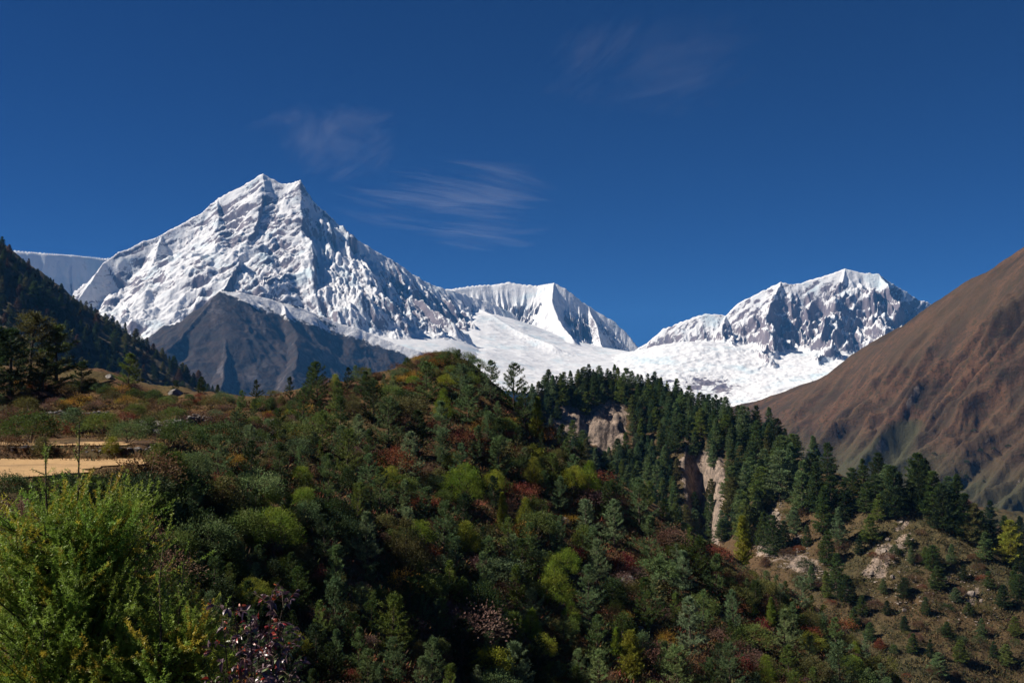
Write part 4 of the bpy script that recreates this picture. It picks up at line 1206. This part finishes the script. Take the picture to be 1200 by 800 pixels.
# --- scattered bushes on the brown slope
TAKEN = []
n = 0
while n < 14:
    px, py = RND.uniform(990, 1200), RND.uniform(460, 600)
    if py < 560 - (px - 990) * .55 or not free(px, py, 10): continue
    if put(F_BROWN, 'evergreen_bush', px, py, RND.uniform(2, 4.5), 'deep green', 'on brown slope beyond spur', 1.2): n += 1
# --- low bushes on the spur
TAKEN = []
n = tries = 0
while n < 70 and tries < 4000:
    tries += 1
    px, py = RND.uniform(890, 1200), RND.uniform(590, 800)
    if not free(px, py, 16) or px < 880 + max(0, (py - 680)) * 1.2: continue
    g = F_NEAR.hit(px, py)
    if g is not None: continue
    tone = RND.choice(['dark green', 'deep green', 'brown', 'olive', 'brown', 'rust red'])
    if put(F_RIDGE, RND.choice(['evergreen_bush', 'autumn_shrub']), px, py, RND.uniform(5, 11), tone, ridge_zone(px, py), 1.3, 1): n += 1

# --- labels: look first, then place among its own kind from left to right
ORD = 'first second third fourth fifth sixth seventh eighth ninth tenth eleventh twelfth thirteenth fourteenth fifteenth sixteenth seventeenth eighteenth nineteenth twentieth'.split()
def ordinal(i):
    if i < 20: return ORD[i]
    tens = ['twenty', 'thirty', 'forty', 'fifty', 'sixty', 'seventy', 'eighty', 'ninety'][(i + 1) // 10 - 2]
    return tens + '-' + ORD[(i + 1) % 10 - 1] if (i + 1) % 10 else {'twenty': 'twentieth', 'thirty': 'thirtieth', 'forty': 'fortieth', 'fifty': 'fiftieth'}.get(tens, tens + 'th')
byk = {}
for t, sp, tone, ph, zone, px, py in PLANTS:
    size = 'tiny' if ph < 11 else 'small' if ph < 20 else 'medium' if ph < 34 else 'tall' if ph < 50 else 'towering'
    if sp in ('evergreen_bush', 'autumn_shrub', 'round_larch'): size = size.replace('tall', 'large')
    byk.setdefault((size, tone, sp, zone), []).append((px, t))
for (size, tone, sp, zone), v in byk.items():
    v.sort(key=lambda q: q[0])
    for i, (px, t) in enumerate(v):
        lab = '%s %s %s %s' % (size, tone, NOUN[sp], zone)
        if len(v) == 2: lab += ', ' + ('left' if i == 0 else 'right') + ' of two'
        elif len(v) > 2: lab += ', ' + (ordinal(i) + ' from left' if i < len(v) - 1 else 'rightmost')
        grp = {'forest_conifer': 'conifers on the shaded slope', 'fir_tree': 'conifers of the forested ridge and spur', 'pine_tree': 'young pines on the near hill', 'larch_tree': 'larches on the near hill', 'round_larch': 'larches on the near hill', 'evergreen_bush': 'evergreen bushes', 'autumn_shrub': 'autumn shrubs'}[sp]
        tag(t, lab, CAT[sp], grp)

# --- low growth between the bushes: dry grass tufts and dwarf shrubs
def undergrowth(F, name, label, poly, count, size, mats, seed, blades=12, keep_off=None, flat=.35):
    r = np.random.RandomState(seed); g = Geo(); mi = []
    xs = [q[0] for q in poly]; ys = [q[1] for q in poly]
    n = 0; C = []; S = []; K = []
    while n < count:
        px, py = r.uniform(min(xs), max(xs)), r.uniform(min(ys), max(ys))
        if not inside(poly, px, py): continue
        h = F.hit(px, py)
        n += 1
        if h is None or h[1] < 26: continue
        jx = h[0] + r.normal(0, .3); jy = h[1] + r.normal(0, .8)
        C.append((jx, jy, float(F.h(jx, jy)) - .03)); S.append(r.uniform(*size) * min(1, (h[1] / 110) ** .7)); K.append(r.randint(len(mats)))
    C = np.array(C); S = np.array(S); K = np.array(K)
    Cb = np.repeat(C, blades, 0); Sb = np.repeat(S, blades)[:, None]
    off = r.normal(size=Cb.shape) * np.array([1, 1, .15]) * Sb * .5; off[:, 2] = np.abs(off[:, 2])
    A = unit(np.array([0, 0, .8]) + r.normal(size=Cb.shape) * np.array([.7, .7, flat])) * Sb * r.uniform(.5, 1.2, (len(Cb), 1))
    W = unit(np.cross(A, r.normal(size=Cb.shape))) * Sb * .09
    g.leaves(Cb + off, A, W)
    me = mesh_np(name, np.concatenate(g.V), [np.concatenate(g.F)], mats, np.repeat(K, blades))
    tag(link(name, me), label, kind='stuff')


def tint(name, c, var=.35):
    m, nt, b, out = new_mat(name)
    n = noise(nt, coords(nt), 1.3, 4, .6)
    nt.links.new(mixc(nt, maprange(nt, n, .35, .65), tuple(x * (1 - var) for x in c), tuple(x * (1 + var) for x in c)), b.inputs['Base Color'])
    return m


G_MATS = [tint('rusty_grass', (.155, .078, .030)), tint('straw_grass', (.20, .135, .055)), tint('brown_dwarf_shrub', (.075, .045, .028)), tint('green_dwarf_shrub', (.055, .065, .022)), tint('red_dwarf_shrub', (.13, .042, .024))]
G_NEAR = [G_MATS[0], G_MATS[2], G_MATS[3], G_MATS[4], tint('dwarf_juniper', (.040, .062, .026)), tint('dwarf_olive', (.085, .090, .030)), G_MATS[3]]
undergrowth(F_NEAR, 'undergrowth', 'dry grass tufts and dwarf shrubs on the near hill', NEAR_POLY, 13000, (.25, .8), G_NEAR, 61, 16)
undergrowth(F_NEAR, 'grass', 'rough dry grass along the edges of the straw field', [(0, 534), (165, 534), (178, 545), (150, 572), (0, 575), (0, 566), (140, 560), (150, 541), (0, 539)], 900, (.18, .5), [G_MATS[1], G_MATS[0], G_MATS[3]], 64, 12)
undergrowth(F_NEAR, 'stubble', 'cut straw stubble standing in rows on the field', [(0, 538), (150, 538), (142, 560), (0, 566)], 5000, (.10, .2), [tint('stubble_pale', (.40, .27, .13)), tint('stubble_dark', (.24, .14, .06))], 65, 5)
undergrowth(F_NEAR, 'undergrowth', 'dry grass and low growth on the terraced bank', BANK, 3500, (.18, .5), [G_MATS[1], G_MATS[0], G_MATS[2], G_MATS[3], G_MATS[1], tint('gold_grass', (.26, .18, .05))], 62, 14)
SPUR_DARK = tint('spur_dark', (.040, .044, .018))
undergrowth(F_RIDGE, 'undergrowth', 'low grass and dwarf shrubs on the stony spur', [(870, 560), (985, 556), (1100, 607), (1200, 651), (1200, 810), (900, 810), (870, 700)], 6500, (.5, 1.6), [tint('spur_grass', (.085, .068, .028)), SPUR_DARK, SPUR_DARK, tint('spur_straw', (.115, .085, .036))], 63, 9)


# ------------------------------------------------------------------ rocks and dry stone walls
def rock_geo(seed, n_sub=3, rough=.28):
    import bmesh
    bm = bmesh.new(); bmesh.ops.create_icosphere(bm, subdivisions=n_sub, radius=1.0)
    V = np.array([v.co for v in bm.verts]); Fa = np.array([[v.index for v in f.verts] for f in bm.faces]); bm.free()
    r = np.random.RandomState(seed)
    for _ in range(11):
        d = rdir(1, r)[0]; o = r.uniform(.55, .9); s = V @ d
        V = V - np.outer(np.clip(s - o, 0, None), d)
    V = V * (1 + rough * .35 * fbm(V[:, 0] * 2 + seed, V[:, 1] * 2 + V[:, 2], 3, seed)[:, None])
    return V * np.array([1, .8, .7]), Fa


ROCKS = [rock_geo(900 + i) for i in range(6)]


def boulder(F, px, py, wpx, mat, label, ws=(1, 1, 1), group='boulders'):
    g = F.hit(px, py)
    if g is None: return
    V, Fa = ROCKS[RND.randrange(6)]
    k = wpx * .5 * g[1] / FOC
    o = link('boulder', mesh_np('boulder', V * k * np.array(ws), [Fa], [mat]))
    o.location = (g[0], g[1], g[2] + .02 * k); o.rotation_euler = (RND.uniform(-.3, .3), RND.uniform(-.3, .3), RND.uniform(0, 6.28))
    tag(o, label, 'boulder', group)


for px, py, w, lab in ((637, 606, 17, 'dark grey boulder on bare rusty ground right of centre on the near hill'), (664, 612, 18, 'grey rock with pale top beside the darker boulder on the near hill'), (736, 682, 24, 'tall dark crag below the crimson shrub on the near hill'), (750, 738, 14, 'small grey boulder on the rusty patch low on the outer hill'), (207, 462, 22, 'grey boulder on the skyline of the terraced bank, below the pyramid hill'), (128, 443, 14, 'pale boulder beside the dark pine at the wooded slope foot'), (298, 508, 12, 'jagged grey rock at the edge of the pale scree patch'), (322, 496, 16, 'broad broken rock at the top of the pale scree patch'), (612, 566, 12, 'small dark rock between the rust shrubs on the near hill')):
    boulder(F_NEAR, px, py, w, M_STONE, lab, (1, 1, 1))
SP = [(1057, 612, 12, 'pale slab like white rock alone below the spur crest'), (1036, 646, 14, 'long white rock high in the pale rock band on the spur'), (1040, 632, 10, 'small white rock topping the pale rock band'), (1022, 672, 13, 'upright white rock at the left foot of the pale rock band'), (1046, 676, 12, 'white rock at the right foot of the pale rock band'), (1068, 633, 10, 'thin pale rock above the lone bush on the spur'), (1136, 697, 20, 'biggest white rock low on the far side of the spur'), (1132, 718, 11, 'small white rock just under the biggest white rock'), (1150, 704, 9, 'little pale rock right of the biggest white rock'), (912, 602, 11, 'pale rock high on the stony rib'), (926, 622, 11, 'pale rock halfway down the stony rib'), (935, 645, 10, 'pale rock beside the scree at the rib foot'), (950, 660, 12, 'angular pale rock in the middle of the scree'), (925, 664, 9, 'grey rock at the lower edge of the scree'), (1094, 680, 9, 'lone pale rock beneath the lone bush on the spur'), (1060, 715, 10, 'flat pale rock lowest on the open spur')]
for px, py, w, lab in SP:
    boulder(F_RIDGE, px, py, w * .95, M_PALESTONE, lab, (1, .6, .75), 'pale rocks on the spur')


def stone_mass(name, label, F, spots, n, size, mat, seed, kind=None, cat=None, zfun=None, piled=0.0):
    r = np.random.RandomState(seed); Vs, Fs, off = [], [], 0
    for i in range(n):
        x, y, z = spots(r)
        V, Fa = ROCKS[r.randint(6)]
        V = V[:]; k = r.uniform(*size); a = r.uniform(0, 6.28)
        c, s = math.cos(a), math.sin(a)
        Vr = V * np.array([k * r.uniform(.8, 1.4), k, k * r.uniform(.5, .9)])
        Vr = np.stack([Vr[:, 0] * c - Vr[:, 1] * s, Vr[:, 0] * s + Vr[:, 1] * c, Vr[:, 2]], 1) + np.array([x, y, z])
        Vs.append(Vr); Fs.append(Fa + off); off += len(V)
    o = link(name, mesh_np(name, np.concatenate(Vs), [np.concatenate(Fs)], [mat]))
    return tag(o, label, cat, None, kind)


ROCKS_FULL = ROCKS
ROCKS = [rock_geo(950 + i, 1) for i in range(6)]


def scree_spots(F, poly):
    xs = [q[0] for q in poly]; ys = [q[1] for q in poly]
    def f(r):
        while True:
            px, py = r.uniform(min(xs), max(xs)), r.uniform(min(ys), max(ys))
            if inside(poly, px, py):
                h = F.hit(px, py)
                if h: return h
    return f


stone_mass('scree', 'loose pale stones below the stony rib of the spur', F_RIDGE, scree_spots(F_RIDGE, [(890, 570), (912, 575), (930, 620), (985, 665), (1000, 700), (960, 690), (905, 660), (885, 640)]), 520, (.25, .9), M_PALESTONE, 71, 'stuff')
stone_mass('scree', 'loose pale stones strewn across the open spur', F_RIDGE, scree_spots(F_RIDGE, [(1010, 640), (1060, 620), (1090, 660), (1170, 670), (1180, 740), (1120, 730), (1060, 720), (1010, 700)]), 260, (.2, .75), M_PALESTONE, 72, 'stuff')
stone_mass('scree', 'broken stones on the near hill shoulder', F_NEAR, scree_spots(F_NEAR, [(296, 492), (335, 484), (345, 506), (318, 522), (296, 515)]), 170, (.12, .35), M_STONE, 73, 'stuff')


def wall(label, pts, hgt, thick, n, size, seed, zf):
    p = np.array(pts, float); L = np.linalg.norm(np.diff(p, axis=0), axis=1); acc = np.concatenate([[0], np.cumsum(L)])
    def f(r):
        t = r.uniform(0, acc[-1]); x = np.interp(t, acc, p[:, 0]); y = np.interp(t, acc, p[:, 1])
        top = hgt * (.75 + .3 * math.sin(t * .9) * math.sin(t * .37 + 1))
        return x + r.normal(0, thick * .2), y + r.uniform(-.5, .5) * thick, zf(x, y) + r.uniform(0, 1) ** .8 * top
    o = stone_mass('stone_wall', label, None, f, n, size, M_STONE, seed, None, 'stone wall')
    o['group'] = 'terrace walls'


wall('dry stone wall along the back edge of the straw field', [(-50, 70.9), (-40, 70.8), (-33, 70.9), (-28, 70.9), (-25, 71.5)], 1.0, .7, 420, (.12, .3), 81, lambda x, y: FIELD_Z)
zf = lambda x, y: float(F_NEAR.h(x, np.float64(y)))
def wl(*pp): return [F_NEAR.hit(*q)[:2] for q in pp]
wall('tumbled rubble wall slanting up the bank from the terrace', wl((168, 507), (190, 503), (215, 500), (245, 494)), 1.0, 1.6, 330, (.14, .42), 82, zf)
wall('low grey wall under the small upper terrace', wl((55, 490), (85, 491), (125, 489)), .9, .8, 200, (.14, .32), 83, zf)


# ------------------------------------------------------------------ the young larch beside the camera
def needle_shoot(g, p, r, nl, width, dens):
    """bottle brush of needles along a shoot p (n,3)"""
    seg = np.linalg.norm(np.diff(p, axis=0), axis=1); L = seg.sum(); m = max(6, int(L * dens))
    acc = np.concatenate([[0], np.cumsum(seg)]); t = np.sort(r.uniform(0, L, m))
    C = np.stack([np.interp(t, acc, p[:, a]) for a in range(3)], 1)
    d = unit(p[-1] - p[0])
    A = unit(d * .55 + r.normal(size=C.shape) * .75) * nl * r.uniform(.6, 1.2, (m, 1))
    W = unit(np.cross(A, r.normal(size=C.shape))) * width
    g.leaves(C, A, W)


def foreground_larch(loc, h, rad, seed, leaders, n_limbs, label, dens=300):
    r = np.random.RandomState(seed)
    bark, fol, gold = Geo(), Geo(), Geo()
    for (lx, ly, lz) in leaders:
        q = np.linspace(0, 1, 10)[:, None]
        p = np.concatenate([q * np.array([lx, ly, 0]) + .03 * r.normal(size=(10, 3)) * np.array([1, 1, 0]), q * lz - .25 * (1 - q)], 1)[:, [0, 1, 5]] if False else np.stack([q[:, 0] ** 1.3 * lx, q[:, 0] ** 1.3 * ly, q[:, 0] * (lz + .3) - .3], 1) + .012 * r.normal(size=(10, 3))
        bark.add(*tube(p, np.linspace(.028, .005, 10), 6))
        for s in range(44):
            t = r.uniform(.45, .99); b = np.array([np.interp(t, q[:, 0], p[:, a]) for a in range(3)])
            d = rdir(1, r)[0]; d[2] = abs(d[2]) * .8 + .35; l = .10 + .55 * (1 - t)
            sp = b + np.linspace(0, 1, 4)[:, None] * l * unit(d)
            if s % 2: bark.add(*tube(sp, np.linspace(.005, .002, 4), 4))
            needle_shoot(gold if r.rand() < .30 else fol, sp, r, .030, .0022, dens * .8)
        needle_shoot(fol, p[-3:], r, .03, .0022, dens * .55)
    for i in range(n_limbs):
        t = r.uniform(0.02, .92) ** .9; az = r.uniform(0, 6.283)
        L = rad * (1 - t) ** .5 * r.uniform(.5, 1.12)
        k = leaders[r.randint(len(leaders))]
        base = np.array([t ** 1.3 * k[0], t ** 1.3 * k[1], t * h * .92])
        q = np.linspace(0, 1, 7)[:, None]
        d = np.array([math.cos(az), math.sin(az), 0])
        p = base + q * L * d + np.concatenate([0 * q, 0 * q, L * (.62 * q ** 2 + .12 * q)], 1) + .02 * r.normal(size=(7, 3))
        bark.add(*tube(p, np.linspace(.011, .003, 7), 4))
        yell = r.rand() < .06 + .28 * t
        for s in range(int(5 + 7 * L)):
            tq = r.uniform(.25, 1); b = np.array([np.interp(tq, q[:, 0], p[:, a]) for a in range(3)])
            dd = unit(d * .6 + np.array([0, 0, .45]) + .6 * r.normal(size=3)); l = r.uniform(.16, .42) * (1.15 - .4 * tq)
            sp = b + np.linspace(0, 1, 4)[:, None] * l * dd + np.array([0, 0, 1]) * (np.linspace(0, 1, 4)[:, None] ** 2) * l * .25
            needle_shoot(gold if (yell and r.rand() < .6) or r.rand() < .05 else fol, sp, r, .032, .0036, dens)
        needle_shoot(fol, p[3:], r, .03, .0022, dens)
    t = bpy.data.objects.new('larch_tree', None); COL.objects.link(t); t.location = loc
    tag(t, label, 'larch')
    for nm, g, m, c in (('trunk', bark, M_BARK, None), ('crown', fol, M_NEAR_NEEDLE, (.195, .285, .040, 1)), ('crown', gold, M_NEAR_NEEDLE, (.36, .30, .03, 1))):
        o = link(nm, g.mesh(nm, m), t)
        if c: o.color = c
        if g is gold: o['label'] = 'golden yellow needles among the green'


M_NEAR_NEEDLE = leaf_mat('larch_needles', .35, .35, 5.0, .5, .3)
b = P(88, 470, 9.2)
zb = float(F_NEAR.h(b[0], np.float64(9.2)))
top = lambda px, py, d: np.array(P(px, py, d)) - np.array([b[0], 9.2, zb])
L_ = [tuple(top(96, 494, 9.2)), tuple(top(52, 512, 9.0)), tuple(top(130, 560, 9.5))]
foreground_larch((b[0], 9.2, zb), 3.7, 1.45, 7, L_, 520, 'big yellow-green young larch filling the near corner beside the straw field')
b2 = P(200, 470, 8.6); zb2 = float(F_NEAR.h(b2[0], np.float64(8.6)))
top2 = lambda px, py, d: np.array(P(px, py, d)) - np.array([b2[0], 8.6, zb2])
foreground_larch((b2[0], 8.6, zb2), 2.6, .8, 8, [tuple(top2(190, 630, 8.6)), tuple(top2(215, 660, 8.8))], 170, 'low green larch sapling between the big larch and the purple leaved shrub')


# ------------------------------------------------------------------ the purple leaved shrub
def purple_shrub(px, d, tops, label):
    r = np.random.RandomState(19)
    bx = P(px, 470, d)[0]; bz = float(F_NEAR.h(bx, np.float64(d)))
    st = Geo(); groups = {'purple': Geo(), 'red': Geo(), 'green': Geo()}
    def leaf(c, dirn, L):
        nrm = unit(np.cross(dirn, rdir(1, r)[0])); side = unit(np.cross(dirn, nrm))
        w = L * .24; fold = nrm * w * .55; tip = c + dirn * L - np.array([0, 0, .25 * L])
        m1 = c + dirn * L * .35; m2 = c + dirn * L * .7 - np.array([0, 0, .08 * L])
        V = np.array([c, m1, m2, tip, m1 + side * w + fold, m2 + side * w * .8 + fold, m1 - side * w + fold, m2 - side * w * .8 + fold])
        u = r.rand(); g = groups['purple' if u < .74 else 'red' if u < .88 else 'green']
        g.add(V, np.array([[0, 4, 1, 1], [1, 4, 5, 2], [2, 5, 3, 3], [0, 1, 6, 6], [1, 2, 7, 6], [2, 3, 7, 7]])[[1, 4]]); g.add(V, np.array([[0, 4, 1], [2, 5, 3], [0, 1, 6], [2, 3, 7]]))
    for tx, ty, td in tops:
        e = np.array(P(tx, ty, td)) - np.array([bx, d, bz]); q = np.linspace(0, 1, 9)[:, None]
        p = q * np.array([0, 0, e[2]]) + q ** 1.6 * np.array([e[0], e[1], 0]) + .012 * r.normal(size=(9, 3)); p[0] = (0, 0, -.1)
        st.add(*tube(p, np.linspace(.014, .004, 9), 5))
        for s in range(24):
            t = r.uniform(.3, 1); b0 = np.array([np.interp(t, q[:, 0], p[:, a]) for a in range(3)])
            az = r.uniform(0, 6.28); tw = unit(np.array([math.cos(az), math.sin(az), r.uniform(.1, .9)])); tl = r.uniform(.08, .26)
            e2 = b0 + tw * tl; st.add(*tube(np.array([b0, b0 + tw * tl * .5 + [0, 0, .01], e2]), (.004, .003, .002), 4))
            for k in range(6):
                c = b0 + tw * tl * r.uniform(.3, 1); dn = unit(tw * .5 + r.normal(size=3) * .6 + np.array([0, 0, -.1])); leaf(c, dn, r.uniform(.045, .08))
    t = bpy.data.objects.new('purple_shrub', None); COL.objects.link(t); t.location = (bx, d, bz)
    tag(t, label, 'shrub')
    o = link('stem', st.mesh('stem', M_BARK), t)
    for nm, c, lb in (('purple', (.105, .058, .070, 1), None), ('red', (.28, .035, .015, 1), 'red autumn leaves'), ('green', (.10, .13, .035, 1), 'green leaves')):
        o = link('foliage', groups[nm].mesh('foliage', M_GLOSSLEAF), t); o.color = c
        if lb: o['label'] = lb


M_GLOSSLEAF = leaf_mat('glossy_leaves', .18, .3, 9.0, .42, .8)
purple_shrub(298, 8.2, [(318, 692, 8.2), (276, 706, 8.0), (330, 705, 8.4), (342, 742, 8.3), (262, 738, 8.1), (296, 722, 7.9), (306, 742, 8.4), (280, 760, 8.0), (322, 770, 7.9), (258, 772, 8.3), (340, 785, 8.1), (300, 780, 7.8), (270, 792, 7.9), (312, 800, 8.0), (288, 745, 8.5)], 'shrub with glossy purple and red leaves at the near bottom edge')
